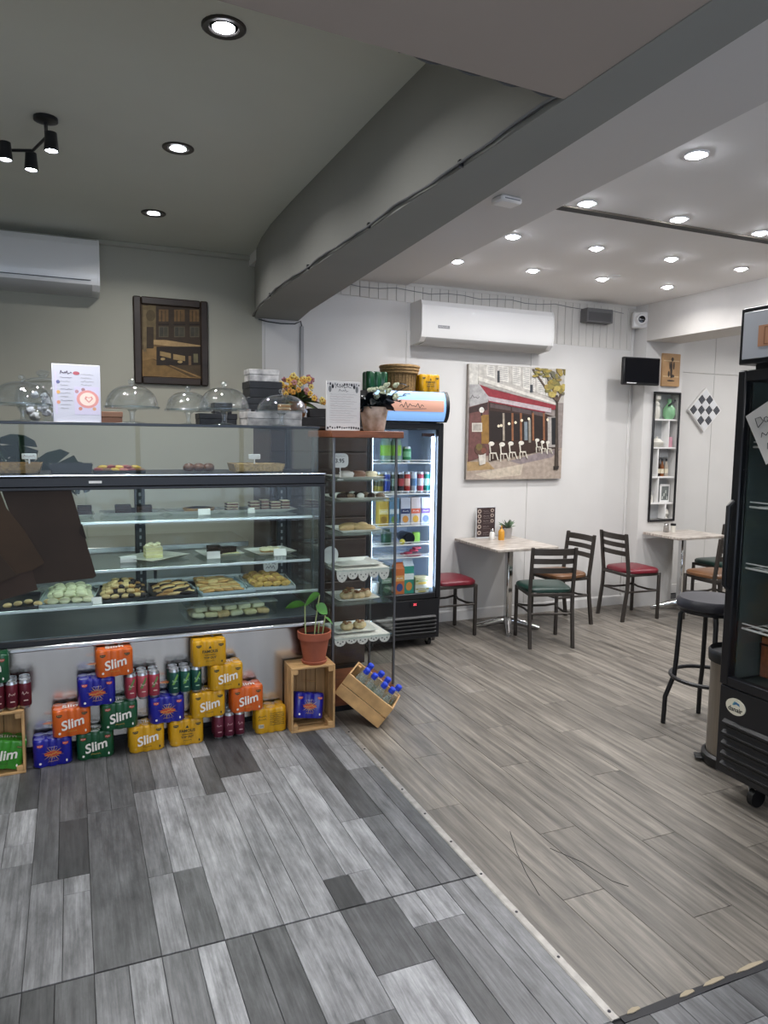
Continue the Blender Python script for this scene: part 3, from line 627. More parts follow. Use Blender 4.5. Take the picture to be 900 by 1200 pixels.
for k in range(2): G().box(CX0 + .02 + 1.2 * k, .08 + 1.2 * k + (.0 if k == 0 else .0), CY1 - .012 - .008 * k, CY1 - .006 - .008 * k, .64, 1.385, GLASS_G).obj('rear_sliding_glass', c, smooth=False)
PERF = mat('perforated_steel', '2a2c2f', .45, .6)
for x in (-.82, .37, 1.24):
    u = G().box(x - .03, x + .03, CY1 - .06, CY1 - .03, .635, 1.385, PERF, .003).obj('shelf_upright', c)
    h = G()
    for k in range(16): h.box(x - .006, x + .006, CY1 - .062, CY1 - .059, .68 + .043 * k, .70 + .043 * k, mat('slot_hole', '8e9294', .5))
    h.obj('slot_holes', u)
SH = {'A': (1.19, 4.06), 'B': (.947, 3.99), 'C': (.778, 3.935)}
LEDM = mat('shelf_led', 'e6f2ff', .5, emit=4.5)
for k, (z, y) in SH.items():
    x1 = CX1 - .025 if k != 'B' else CX1 - .06
    s = G().box(CX0, x1, y, CY1 - .07, z - .008, z, SHELFG).obj('glass_shelf', c, smooth=False)
    G().box(CX0, x1, y - .010, y, z - .014, z + .002, mat('shelf_edge', 'd5dde0', .25, .5), .003).obj('shelf_edge', s)
    if k != 'C':
        g = G(); q = CX0 + .02
        while q < x1 - .02: g.box(q, q + .012, y + .05, y + .056, z - .014, z - .009, LEDM); q += .021
        g.obj('led_strip', s, smooth=False)
g = G(); g.box(CX0, CX1 - .06, CY0 + .03, CY0 + .05, 1.378, 1.384, mat('added_case_glow', 'e2f6ee', .5, emit=24)); g.obj('hidden_fill_strip', c, smooth=False)  # glowing strip added out of sight behind the lip to light the case
tag(G().box(-.03, .03, -.002, 0, -.006, .006, WHITEP).obj('label_chip', None, (.107, 3.884, 1.41)), 'tiny white label chip on the black middle rail of the counter', 'label')

# brown card sheets on the front glass
CARDM = mat('dark_brown_card', '35271c', .75, var=.15, scale=3)
def card(px, y, label, cm):
    o = G().prism(px, y, y - .005, mat('brown_card_' + cm, cm, .75, var=.2, scale=5)).obj('card_sheet', smooth=False); return tag(o, label, 'card')
def arc(p0, p1, bulge, n=8):
    (a, b), (q, d) = p0, p1; out = []
    for i in range(n + 1):
        t = i / n; s = math.sin(PI * t) * bulge; L = math.hypot(q - a, d - b); out.append((a + (q - a) * t - (d - b) / L * s, b + (d - b) * t + (q - a) / L * s))
    return out
card([(-.312, 1.385), (-.015, 1.418)] + [(.100, .936), (.085, .926), (-.176, .913)], 3.898, 'largest dark brown card sheet with a half round notch on the counter glass', '2c2018')
big_card = bpy.data.objects['card_sheet']
G().prism(arc((.0405, 1.205), (.060, 1.125), -.024), 3.8905, 3.892, mat('card_notch', '1d1510', .8)).obj('notch', big_card, smooth=False)
card([(-.45, 1.37), (-.316, 1.375), (-.29, 1.29), (-.22, 1.185), (-.135, 1.018), (-.185, .985), (-.45, .93)], 3.890, 'middle dark brown card sheet overlapping the notched one on the counter glass', '3a2a1b')
card([(-.45, 1.12), (-.325, 1.07), (-.255, .965), (-.33, .935), (-.45, .91)], 3.882, 'small brown card sheet with slanted edge at the left end of the counter glass', '33261b')
card([(-.45, .93), (-.19, .985), (-.168, .885), (-.30, .852), (-.45, .82)], 3.8955, 'lowest dark brown card sheet below the notched one on the counter glass', '382a22')

# ---------------------------------------------------------------- food
def plate_mesh(w, d, h=.018):
    g = G(); a = w / 2; b = d / 2
    g.add([(-a * .72, -b * .72, 0), (a * .72, -b * .72, 0), (a * .72, b * .72, 0), (-a * .72, b * .72, 0), (-a, -b, h), (a, -b, h), (a, b, h), (-a, b, h),
           (-a * .97, -b * .97, h + .001), (a * .97, -b * .97, h + .001), (a * .97, b * .97, h + .001), (-a * .97, b * .97, h + .001), (-a * .74, -b * .74, .005), (a * .74, -b * .74, .005), (a * .74, b * .74, .005), (-a * .74, b * .74, .005)],
          [(3, 2, 1, 0)] + [(i + 4 * k, (i + 1) % 4 + 4 * k, (i + 1) % 4 + 4 * k + 4, i + 4 * k + 4) for k in range(3) for i in range(4)] + [(12, 13, 14, 15)], CERAM)
    return g.mesh('plate', False)
PLT = {}
def plate(x, y, z, w, d, label, rot=0):
    k = (w, d)
    if k not in PLT: PLT[k] = plate_mesh(w, d)
    return tag(put('plate', PLT[k], None, (x, y, z), (0, 0, rot)), label, 'plate', 'white plates in the counter')
CHOC = mat('chocolate_cake', '2c1811', .8, var=.3, scale=40, bump=.2); CHOC2 = mat('dark_icing', '1e100b', .6, var=.1)
CREAM = mat('cream_cake', 'dcd3a0', .6, var=.12, scale=30); CREAM2 = mat('whipped_cream', 'eee6c6', .5); PASTRY = mat('baked_pastry', 'b78d52', .6, var=.35, scale=30, bump=.15)
PALEB = mat('pale_biscuit', 'd9bd86', .6, var=.25, scale=30); MERG = mat('pale_meringue', 'dddcb8', .6, var=.08, scale=30)
TRAYM = mat('clear_tray', 'b9c4c6', .15, var=.05); JAMM = mat('red_jam', '7d2422', .3); CARDW = mat('price_card', 'e4e4e2', .5)
def slice_(x, y, z, w, d, h, label, m=CHOC, top=CHOC2, rot=0, layers=2, group='cake slices in the counter'):
    t = thing('cake_slice', label, 'cake', (x, y, z), rot, group)
    for k in range(layers):
        z0 = h * k / layers; G().box(-w / 2, w / 2, -d / 2, d / 2, z0, z0 + h / layers - .003, m, .003).obj('sponge_layer', t)
        G().box(-w / 2 + .001, w / 2 - .001, -d / 2 + .001, d / 2 - .001, z0 + h / layers - .003, z0 + h / layers, top).obj('filling', t)
    return t
def price(x, y, z, w, h, label, rot=0, words=None):
    t = thing('price_card', label, 'price card', (x, y, z), rot)
    G().prism([(-.012, 0), (.008, 0), (.0, h)], -w / 2, w / 2, CARDW, 'yz').obj('card', t, smooth=False)
    g = G(); scribble(g, -w * .38, w * .38, h * .6, h * .25, INK, 0, t=.0025); g2 = g.obj('handwriting', t, (0, -.0075, 0), smooth=False); g2.rotation_euler = (-.3, 0, 0); return t
# shelf A
plate(-.02, 4.36, 1.19, .26, .2, 'white plate under a dark cake at the left end of the top glass shelf')
slice_(.06, 4.35, 1.197, .075, .07, .055, 'dark glazed cake at the left of the top glass shelf next to the brown cards')
plate(.32, 4.40, 1.19, .36, .2, 'long white plate under two chocolate cake blocks')
slice_(.265, 4.40, 1.197, .085, .08, .05, 'left of two chocolate cake blocks on the top glass shelf'); slice_(.375, 4.36, 1.197, .085, .08, .048, 'right of two chocolate cake blocks on the top glass shelf')
tag(G().lathe([(0, 0), (.05, 0), (.055, .018), (.05, .022), (0, .024)], CHOC2, 18).obj('chocolate_biscuit', None, (.32, 4.47, 1.197)), 'round dark biscuit lying behind the two chocolate blocks', 'biscuit')
plate(.66, 4.40, 1.19, .34, .2, 'white plate under a flat dark tart in the middle of the top shelf')
t = thing('dark_tart', 'flat dark tart on a white plate in the middle of the top glass shelf', 'tart', (.69, 4.40, 1.197)); G().lathe([(0, 0), (.08, 0), (.095, .02), (.085, .024)], PASTRY, 20, sx=1, sy=.8).obj('crust', t); G().lathe([(.086, .02), (.05, .028), (0, .03)], CHOC2, 20, sx=1, sy=.8).obj('filling', t)
plate(1.02, 4.40, 1.19, .5, .2, 'long white plate of layered slices at right of the top glass shelf')
for i, (x, w) in enumerate(((.885, .07), (1.02, .06), (1.085, .05), (1.15, .06), (1.215, .05))):
    slice_(x, 4.40 - .01 * (i % 2), 1.197, w, .07, .05 + .006 * (i % 3), 'layered brown and cream slice on the long plate, %s from the left' % ('first', 'second', 'third', 'fourth', 'last')[i], mat('brown_sponge', '6d4a34', .6, var=.3, scale=30), CREAM2, 0, 3, 'layered slices on the long plate')
price(.70, 4.27, 1.19, .07, .035, 'white price card in front of the dark tart'); price(.98, 4.29, 1.19, .04, .03, 'small white price card before the long plate of layered slices')
# shelf B
plate(.42, 4.28, .947, .3, .26, 'white plate under the lemon layer cake', .7)
t = slice_(.415, 4.30, .952, .095, .08, .062, 'pale lemon layer cake with whipped topping on the second glass shelf', CREAM, CREAM2, .1, 3)
g = G(); [g.blob((-.03 + .02 * i, .01 * (i % 2), .068 + .006 * (i % 2)), (.016, .018, .012), CREAM2) for i in range(4)]; g.obj('cream_topping', t)
plate(.79, 4.30, .947, .24, .22, 'white plate under two dark chocolate bars', .1)
slice_(.765, 4.34, .952, .075, .06, .045, 'left dark chocolate bar on the square plate of the second shelf', CHOC, CHOC2); slice_(.835, 4.29, .952, .1, .05, .042, 'right dark chocolate bar on the square plate of the second shelf', CHOC, CHOC2, .25)
tag(G().prism([(-.05, -.02), (.05, -.02), (.05, .02)], 0, .012, CREAM, 'xy').obj('cake_crumb', None, (.845, 4.245, .953)), 'thin pale wedge of cake lying before the dark chocolate bars', 'cake')
plate(1.09, 4.28, .947, .26, .22, 'white plate with a cream pastry at right of the second shelf', .15)
t = thing('cream_pastry', 'white cream pastry on the right plate of the second glass shelf', 'pastry', (1.09, 4.29, .953)); g = G(); [g.blob((.035 * math.cos(a), .03 * math.sin(a), .014), (.03, .026, .014), CREAM2, wob=.2) for a in (0, 1.3, 2.6, 3.9, 5.2)]; g.obj('cream', t); G().lathe([(0, 0), (.055, 0), (.06, .008), (0, .01)], PASTRY, 16).obj('base', t)
price(.275, 4.20, .947, .085, .035, 'white price card left of the lemon layer cake'); price(.735, 4.18, .947, .075, .04, 'white price card in front of the chocolate bars'); price(1.12, 4.16, .947, .075, .04, 'white price card in front of the cream pastry')
# shelf C trays of biscuits
def tray(x, y, z, w, d, label, m=None, rot=0):
    g = G(); a, b = w / 2, d / 2
    g.box(-a, a, -b, b, 0, .004, m or TRAYM); 
    for x0, x1, y0, y1 in ((-a, a, -b, -b + .004), (-a, a, b - .004, b), (-a, -a + .004, -b, b), (a - .004, a, -b, b)): g.box(x0, x1, y0, y1, .003, .016, m or TRAYM)
    return tag(g.obj('tray', None, (x, y, z), (0, 0, rot), smooth=False), label, 'tray')
rnd = random.Random(3)
def pile(name, label, cat, group, proto_meshes, spots):
    xs = sorted(q[0] for q in spots); ys = sorted(q[1] for q in spots); zs = sorted({round(q[2], 3) for q in spots}); nn = len(spots)
    for i, (x, y, z, rz) in enumerate(spots):
        wx = 'left' if x < xs[nn // 3] else 'right' if x > xs[2 * nn // 3] else 'middle'; wy = 'front' if y < ys[nn // 3] else 'back' if y > ys[2 * nn // 3] else 'centre'
        lz = zs.index(round(z, 3)); wz = '' if len(zs) == 1 else (', lower layer' if lz == 0 else ', top layer' if lz == len(zs) - 1 else ', middle layer')
        o = put(name, proto_meshes[i % len(proto_meshes)], None, (x, y, z), (rnd.uniform(-.15, .15), rnd.uniform(-.15, .15), rz)); tag(o, '%s, %s %s%s' % (label, wy, wx, wz), cat, group)
def grid(x0, x1, y0, y1, nx, ny, z, tiers=1, dz=.02, jit=.006, rz=lambda: rnd.uniform(-.4, .4), slope=0):
    out = []
    for t in range(tiers):
        for i in range(nx - t):
            for j in range(ny - t):
                out.append((x0 + (x1 - x0) * (i + .5 + t * .5) / nx + rnd.uniform(-jit, jit) + slope * j, y0 + (y1 - y0) * (j + .5 + t * .5) / ny + rnd.uniform(-jit, jit), z + dz * t, rz()))
    return out
mer = [G().blob((0, 0, .012 + .001 * k), (.03, .026, .017), MERG, 10, 6, .12, flat=.8).mesh('meringue') for k in range(3)]
tray(-.03, 4.16, .778, .27, .44, 'clear tray of pale round biscuits on the lowest glass shelf by the brown cards', None, -.12)
pile('pale_biscuit', 'pale round biscuit in the clear tray by the brown cards', 'biscuit', 'pale biscuits in the tray', mer, grid(-.13, .08, 3.98, 4.36, 4, 6, .784, 2, .022))
t2 = [(-.31 + .045 * i, 3.99 + .03 * (i % 3), .784, .3) for i in range(6)]
tray(-.27, 4.12, .778, .2, .36, 'tray of scattered biscuits at the left edge under the brown cards', BLACKP)
bis0 = [G().blob((0, 0, .012), (.022, .02, .013), PALEB, 9, 6, .1).mesh('round_biscuit')]
pile('round_biscuit', 'small round biscuit under the brown cards', 'biscuit', 'round biscuits at the left edge', bis0, t2)
def fing():
    out = []
    for k in range(3):
        g = G(); g.blob((-.012, 0, .012), (.026, .017, .013), PALEB, 10, 6, .1); g.blob((.02, 0, .012), (.02, .0165, .0125), CHOC2, 10, 6, .1) if k != 1 else g.blob((.018, 0, .012), (.02, .016, .012), PASTRY, 10, 6, .1); out.append(g.mesh('dipped_biscuit'))
    return out
DIP = fing()
tray(.235, 4.18, .778, .25, .42, 'dark tray heaped with chocolate dipped biscuits on the lowest glass shelf', BLACKP, .1)
pile('dipped_biscuit', 'finger biscuit dipped in chocolate in the tall heap', 'biscuit', 'chocolate dipped biscuits in the heap', DIP, grid(.13, .34, 4.0, 4.36, 4, 6, .784, 3, .02, slope=.004))
LONGB = [G().blob((0, 0, .009), (.045, .014, .010), m_, 10, 6, .1).mesh('long_biscuit') for m_ in (PASTRY, CHOC2, PALEB)]
tray(.50, 4.15, .778, .26, .38, 'dark tray of long striped biscuits in the middle of the lowest glass shelf', BLACKP, -.1)
pile('long_biscuit', 'long thin biscuit in the middle dark tray', 'biscuit', 'long biscuits in the middle tray', LONGB, grid(.41, .59, 3.99, 4.30, 3, 8, .784, 2, .016, rz=lambda: rnd.uniform(-.3, .6)))
tray(.765, 4.17, .778, .30, .40, 'pale blue lined tray of baked slices on the lowest glass shelf', mat('tray_blue', 'a9bcc4', .4), .1)
pile('baked_slice', 'flat baked slice on the pale blue lined tray', 'biscuit', 'baked slices on the blue lined tray', [G().box(-.032, .032, -.022, .022, 0, .014, m_, .005).mesh('baked_slice') for m_ in (PASTRY, PALEB)], grid(.65, .87, 4.0, 4.34, 4, 6, .784, 1, .018) + grid(.65, .82, 4.18, 4.34, 3, 3, .80, 1))
tray(1.05, 4.20, .778, .28, .38, 'tray of golden crumble pieces at right of the lowest glass shelf', None, -.1)
pile('crumble_piece', 'rough golden pastry piece in the rightmost tray', 'pastry', 'golden pastry pieces at right', [G().blob((0, 0, .014), (.03, .024, .017), m_, 9, 6, .35).mesh('crumble_piece') for m_ in (mat('golden_crumble', 'c7a356', .6, var=.35, scale=40, bump=.3), PASTRY)], grid(.94, 1.16, 4.04, 4.37, 4, 6, .784, 2, .02))
price(.10, 3.965, .778, .05, .035, 'white price card at the shelf edge before the dipped biscuits')
t = thing('handwritten_sign', 'rounded white handwritten sign on a stick over the golden pastry tray', 'sign', (1.10, 4.30, .79)); G().prism(rrect(.09, .08, .025), -.003, .003, CARDW).obj('board', t, (0, 0, .075)); G().tube([(0, 0, -.01), (0, 0, .04)], .003, WHITEP, 6).obj('stick', t)
g = G(); scribble(g, -.03, .03, .09, .022, INK, -.0032, 6, .003, 3); scribble(g, -.03, .025, .06, .018, INK, -.0032, 6, .003, 5); g.obj('handwriting', t, smooth=False)
# bottom deck box
t = thing('pastry_box', 'large clear lidded box of pale pastries on the counter floor', 'food box', (.80, 4.13, .637), .03)
g = G(); g.box(-.25, .25, -.15, .15, 0, .004, GLASS)
for x0, x1, y0, y1 in ((-.25, .25, -.15, -.146), (-.25, .25, .146, .15), (-.25, -.246, -.15, .15), (.246, .25, -.15, .15)): g.box(x0, x1, y0, y1, .004, .075, GLASS)
g.obj('box_shell', t, smooth=False); G().box(-.257, .257, -.157, .157, .075, .084, glass('cloudy_lid', (.9, .93, .92), 1.5, .1, .12), .004).obj('lid', t)
pile('pastry_bar', 'pale sugared pastry bar inside the clear lidded box', 'pastry', 'pastry bars in the clear box', [G().box(-.035, .035, -.03, .03, 0, .028, m_, .008).mesh('pastry_bar') for m_ in (MERG, CREAM, PALEB)], grid(.58, 1.02, 4.0, 4.26, 6, 4, .642, 1, jit=.003, rz=lambda: rnd.uniform(-.1, .1)) + grid(.60, 1.0, 4.02, 4.24, 5, 3, .671, 1, jit=.004, rz=lambda: rnd.uniform(-.1, .1)))
# upper compartment
def basket_tray(x, y, z, w, d, h, label, m, cat='tray', name='basket_tray'):
    t = thing(name, label, cat, (x, y, z)); a, b = w / 2, d / 2
    g = G(); g.prism([(-a * .9, 0), (a * .9, 0), (a, h), (a - .008, h), (a * .88, .006), (-a * .88, .006), (-a + .008, h), (-a, h)], -b, b, m); g.box(-a * .92, a * .92, -b, -b + .006, 0, h, m); g.box(-a * .92, a * .92, b - .006, b, 0, h, m); g.obj('basket', t, smooth=False)
    return t
WICK = mat('woven_wicker', '9c7c4f', .7, var=.45, scale=60, stretch=(1, 1, 2), bump=.3)
z1 = 1.438
basket_tray(-.30, 4.25, z1, .32, .22, .055, 'shallow wicker tray at the left end of the upper glass case', WICK)
t = thing('price_tag', 'small white price tag on a stand in the wicker tray', 'price card', (-.20, 4.20, z1 + .02)); G().box(-.035, .035, -.003, .003, .055, .085, CARDW, .003).obj('card', t); G().lathe([(.015, 0), (.012, .01), (.004, .015), (.004, .055), (.0, .056)], WHITEP, 10).obj('stand', t); g = G(); scribble(g, -.028, .028, .07, .012, JAMM, -.0034); g.obj('handwriting', t)
basket_tray(.0, 4.25, z1, .21, .2, .05, 'black slotted tray in the upper glass case', BLACKP)
tray(.24, 4.25, z1, .26, .2, 'flat tray of fruit slices in the upper glass case', BLACKP)
FRU = [G().blob((0, 0, .01), (.03, .022, .012), m_, 9, 6, .2).mesh('fruit_slice') for m_ in (JAMM, mat('pink_icing', 'b56a62', .4), mat('yellow_fruit', 'd0b04a', .4), mat('brown_biscuit', '7d5a3c', .6))]
pile('fruit_pastry', 'small fruit topped pastry in the upper case', 'pastry', 'fruit pastries in the upper case', FRU, grid(.12, .36, 4.17, 4.33, 6, 3, z1 + .006, 2, .014))
for i, x in enumerate((.605, .66, .715)):
    t = thing('glazed_bun', 'brown glazed bun in the upper glass case, %s of the row of three' % ('left', 'middle', 'right')[i], 'bun', (x + .01, 4.25, z1), 0, 'three glazed buns'); G().blob((0, 0, .026), (.034, .034, .027), mat('bun_brown', '6b452c', .35, var=.3, scale=25), 14, 8, .04, flat=.85).obj('bun', t)
basket_tray(1.0, 4.25, z1, .30, .2, .05, 'pale wicker tray at the right end of the upper glass case', mat('pale_wicker', 'b79a6a', .7, var=.4, scale=60, bump=.3))
t = thing('price_tag', 'small white price tag on a stand in the pale wicker tray', 'price card', (.98, 4.20, z1 + .02)); G().box(-.035, .035, -.003, .003, .055, .085, CARDW, .003).obj('card', t); G().lathe([(.015, 0), (.012, .01), (.004, .015), (.004, .055), (.0, .056)], WHITEP, 10).obj('stand', t)
pile('bread_roll', 'small flat bread roll in the pale wicker tray', 'bread', 'rolls in the pale wicker tray', [G().blob((0, 0, .014), (.045, .03, .016), PALEB, 10, 6, .1).mesh('bread_roll')], grid(.88, 1.12, 4.17, 4.33, 3, 2, z1 + .02, 1))

# ---------------------------------------------------------------- things on top of the counter
ZT = 1.7035
def cake_stand(x, y, R, hp, hd, label):
    t = thing('cake_stand', label, 'cake stand', (x, y, ZT), 0, 'glass cake stands with domes')
    G().lathe([(0, 0), (R * .5, 0), (R * .46, .006), (.014, .014), (.011, .03), (.016, hp - .02), (.03, hp - .008), (R * 1.02, hp - .006), (R * 1.04, hp + .006), (R * 1.0, hp), (0, hp)], DOMEG, 32).obj('stand', t)
    dm = G().lathe([(R * .97, hp + .001)] + [(R * .97 * math.cos(a * PI / 2 / 9) ** .75, hp + .001 + (hd) * math.sin(a * PI / 2 / 9)) for a in range(1, 10)][:-1] + [(.012, hp + hd)], DOMEG, 32).obj('dome', t)
    G().lathe([(.008, hp + hd - .002), (.008, hp + hd + .006), (.017, hp + hd + .013), (.018, hp + hd + .024), (.01, hp + hd + .032), (0, hp + hd + .033)], DOMEG, 14).obj('knob', dm)
    g = G(); g.torus((0, 0, hp + .004), R * .985, .0035, glass('glass_rim', (.85, .9, .92), 2.2, .05), 32, 6); g.obj('dome_rim', dm); return t
cake_stand(-.215, 4.10, .142, .085, .115, 'domed glass cake stand at the left end before the glass fish bowl jar')
cake_stand(.304, 4.10, .138, .085, .115, 'domed glass cake stand just right of the white coffee menu')
cake_stand(.628, 4.335, .130, .085, .105, 'domed glass cake stand behind and left of the one before the black box')
cake_stand(.782, 4.06, .140, .085, .12, 'domed glass cake stand in front of the black box under the framed picture')
cake_stand(1.116, 4.10, .146, .085, .095, 'domed glass cake stand with a cake piece in front of the marbled boxes')
slice_(1.13, 4.10, ZT + .0865, .06, .06, .04, 'tan cake piece under the dome at the right end of the counter top', mat('tan_sponge', 'a67a48', .6, var=.2), CREAM2)
t = thing('fishbowl_jar', 'round glass jar of white wrapped sweets at the left end behind the cake dome', 'jar', (-.128, 4.42, ZT))
G().lathe([(0, .004), (.07, 0), (.08, .004), (.13, .07), (.145, .13), (.13, .19), (.1, .215), (.105, .225)], DOMEG, 30).obj('bowl', t); G().lathe([(.11, .226), (.08, .24), (.02, .245), (.02, .25), (.034, .262), (.034, .275), (.02, .285), (0, .286)], DOMEG, 24).obj('lid', t)
rnd = random.Random(11)
WRAP = [G().blob((0, 0, 0), (.026, .02, .018), mat('white_wrap', 'd9dbe2', .35, var=.1, scale=40), 7, 5, .5).mesh('wrapped_sweet')]
for k in range(26):
    a = rnd.random() * 6.28; zz = .03 + .13 * k / 26; rr = (.05 + .05 * min(1, zz / .1)) * math.sqrt(rnd.random()); tag(put('wrapped_sweet', WRAP[0], None, (-.128 + rr * math.cos(a), 4.42 + rr * math.sin(a), ZT + zz), (rnd.random(), rnd.random(), a)), 'white wrapped sweet inside the round glass jar', 'sweet', 'wrapped sweets in the glass jar')
# menus
t = thing('coffee_menu', 'white menu card with a pink latte cup picture standing on the counter', 'menu', (.036, 4.0, ZT), (0, 0, .06)); 
G().box(-.112, .112, -.004, .004, 0, .29, mat('menu_white', 'c8cad8', .35), .002, M=Matrix.Rotation(-.06, 4, 'X')).obj('card', t); G().box(-.1, .1, -.01, .06, -.0, .004, WHITEP).obj('stand_foot', t)
g = G(Matrix.Rotation(-.06, 4, 'X')); yy = -.0042
g.prism(P_(-.012, .04, .105, .18), yy, yy - .0003, mat('menu_lilac', 'cdc8e0', .5))
g.prism(P_(-.1, .04, -.09, .25), yy, yy - .0003, MATS['menu_lilac'])
g.prism(ell(.05, .118, .052, .045, 20), yy, yy - .0006, mat('menu_pink', 'dd9a96', .5)); g.prism(ell(.05, .118, .038, .033, 18), yy, yy - .0009, mat('menu_cream', 'f2dcd0', .5))
g.prism([(.055, .1), (.035, .12), (.04, .133), (.055, .127), (.07, .133), (.075, .12)], yy, yy - .0012, MATS['menu_pink']); g.prism([(.055, .106), (.043, .12), (.047, .127), (.055, .122), (.063, .127), (.067, .12)], yy, yy - .0015, MATS['menu_cream'])
for (x, z, m_) in ((-.085, .15, 'e0b070'), (-.085, .1, 'd89a80'), (.0, .155, 'b98f9a'), (.03, .165, 'a5838c'), (.015, .07, 'c98a7a'), (.08, .07, 'd0a080'), (-.085, .2, '6a6f9c')): g.prism(ell(x, z, .009, .009, 10), yy, yy - .0005, mat('menu_dot_' + m_, m_, .5))
g.prism(ell(.0, .246, .016, .009, 12), yy, yy - .0005, mat('menu_badge', 'b5606c', .5))
scribble(g, -.075, -.02, .247, .016, mat('menu_ink', '4a3d55', .6), yy, 12, .003)
for k in range(9): scribble(g, -.075, -.02 - .01 * (k % 3), .222 - .019 * k, .006, GREYINK if k % 3 else MATS['menu_ink'], yy, 10, .0012, k)
for k in range(4): scribble(g, .02, .08 - .01 * (k % 2), .24 - .017 * k, .006, GREYINK, yy, 10, .0012, k + 20)
g.obj('menu_print', t, smooth=False)
# boxes
MARB = mat('marbled_card', 'cfcdcb', .5, var=.35, scale=14, colvar='6b6a6c'); SLATE = mat('black_slate_card', '1d1e22', .5, var=.3, scale=20)
def bx(name, label, cat, x0, x1, y0, y1, z0, z1, m, c=.003, rot=0):
    o = G().box(-(x1 - x0) / 2, (x1 - x0) / 2, -(y1 - y0) / 2, (y1 - y0) / 2, 0, z1 - z0, m, c).obj(name, None, ((x0 + x1) / 2, (y0 + y1) / 2, z0), (0, 0, rot)); return tag(o, label, cat)
def lidbox(label, x0, x1, y0, y1, z0, z1, m, lidm, rot=0):
    t = thing('gift_box', label, 'box', ((x0 + x1) / 2, (y0 + y1) / 2, z0), rot); w, d, h = (x1 - x0) / 2, (y1 - y0) / 2, z1 - z0
    G().box(-w + .003, w - .003, -d + .003, d - .003, 0, h * .6, m, .002).obj('box_base', t); G().box(-w, w, -d, d, h * .55, h, lidm, .003).obj('lid', t); return t
lidbox('brown lidded box behind the left cake stands on the counter', .155, .275, 4.38, 4.5, ZT, ZT + .07, mat('brown_box', '6a4a3a', .6), mat('brown_box_lid', '7a5a48', .6))
lidbox('black box standing behind the glass domes under the framed picture', .70, .925, 4.40, 4.56, ZT, ZT + .075, SLATE, SLATE)
lidbox('small black box on the larger black one behind the domes', .79, .90, 4.42, 4.54, ZT + .075, ZT + .14, SLATE, SLATE)
lidbox('marbled grey box at the bottom of the stack behind the right dome', .945, 1.28, 4.24, 4.44, ZT, ZT + .085, MARB, MARB, .03)
lidbox('wide black box second in the stack behind the right dome', .955, 1.19, 4.27, 4.45, ZT + .0855, ZT + .17, SLATE, SLATE, -.02)
lidbox('black box third in the stack behind the right dome', .965, 1.165, 4.27, 4.44, ZT + .1705, ZT + .265, SLATE, SLATE, .04)
lidbox('small marbled box topmost of the stack behind the right dome', .97, 1.15, 4.28, 4.42, ZT + .2655, ZT + .335, MARB, MARB, .02)
# timber cabinet behind, with pot of flowers
t = thing('back_cabinet', 'dark brown slatted timber cabinet behind the counter and glass tower', 'cabinet', (1.53, 4.885, 0))
G().box(-.34, .34, -.22, .25, .06, 1.70, DARKWOOD, .004).obj('carcass', t)
for k in range(11): G().box(-.335, .335, -.235, -.219, .08 + .147 * k, .08 + .147 * k + .138, DARKWOOD, .004).obj('slat', t)
G().box(-.36, .36, -.25, .26, 1.70, 1.715, DARKWOOD, .003).obj('top_board', t); G().box(-.3, .3, -.2, .2, 0, .06, BLACKM).obj('plinth', t)
bx('black_box', 'flat black box on the timber cabinet carrying the copper flower pot', 'box', 1.26, 1.58, 4.66, 4.86, 1.716, 1.775, SLATE); bx('black_box', 'small black box in front of the copper flower pot', 'box', 1.46, 1.60, 4.665, 4.74, 1.776, 1.835, SLATE)
def leaf(g, base, ang, tilt, L, W, m, bend=.3, n=4, roll=0):
    d = Vector((math.cos(ang) * math.cos(tilt), math.sin(ang) * math.cos(tilt), math.sin(tilt))); s = Vector((-math.sin(ang), math.cos(ang), 0)); up = d.cross(s)
    s, up = s * math.cos(roll) + up * math.sin(roll), up * math.cos(roll) - s * math.sin(roll)
    vs = []; fs = []
    for i in range(n + 1):
        t = i / n; wd = W * math.sin(PI * (t * .92 + .05)) ** .8 / 2; p = Vector(base) + d * L * t - Vector((0, 0, 1)) * bend * L * t * t
        vs += [p + s * wd + up * wd * .25, p, p - s * wd + up * wd * .25]
    for i in range(n):
        a = i * 3; fs += [(a, a + 1, a + 4, a + 3), (a + 1, a + 2, a + 5, a + 4)]
    g.add(vs, fs, m)
LEAFD = mat('dark_leaf', '1f3322', .4, var=.3, scale=20); LEAFG = mat('green_leaf', '4d8a35', .4, var=.25, scale=20)
t = thing('flower_pot', 'copper pot of small yellow and pink artificial flowers on the black box', 'plant', (1.42, 4.80, 1.776))
G().lathe([(0, 0), (.04, 0), (.05, .02), (.062, .1), (.066, .105), (.056, .1), (0, .09)], mat('copper', 'b5713f', .3, .9), 20).obj('pot', t)
rnd = random.Random(5); g = G()
for k in range(110): leaf(g, (0, 0, .1), rnd.random() * 6.28, rnd.uniform(-.1, 1.45), rnd.uniform(.08, .18), .026, rnd.choice([LEAFD, mat('olive_leaf', '56683a', .5)]), .25, 4, rnd.uniform(-1.3, 1.3))
g.obj('foliage', t)
for k in range(52):
    a = rnd.random() * 6.28; ti = rnd.uniform(.0, 1.45); L = rnd.uniform(.12, .19); p = (L * math.cos(a) * math.cos(ti), L * math.sin(a) * math.cos(ti), .1 + L * math.sin(ti)); m_ = mat('petal_' + (q := rnd.choice(['d8b04a', 'c9923a', 'b5807c', 'e0cc78', '9a6a76'])), q, .6)
    g = G()
    for j in range(5): g.blob((p[0] + .011 * math.cos(j * 1.256 + a), p[1] - .006 + .004 * math.sin(a), p[2] + .011 * math.sin(j * 1.256 + a)), (.0095, .005, .0095), m_, 7, 5)
    g.blob((p[0], p[1] - .011, p[2]), (.006, .006, .006), mat('flower_eye', '8a5a22', .6), 6, 4); g.obj('flower', t)
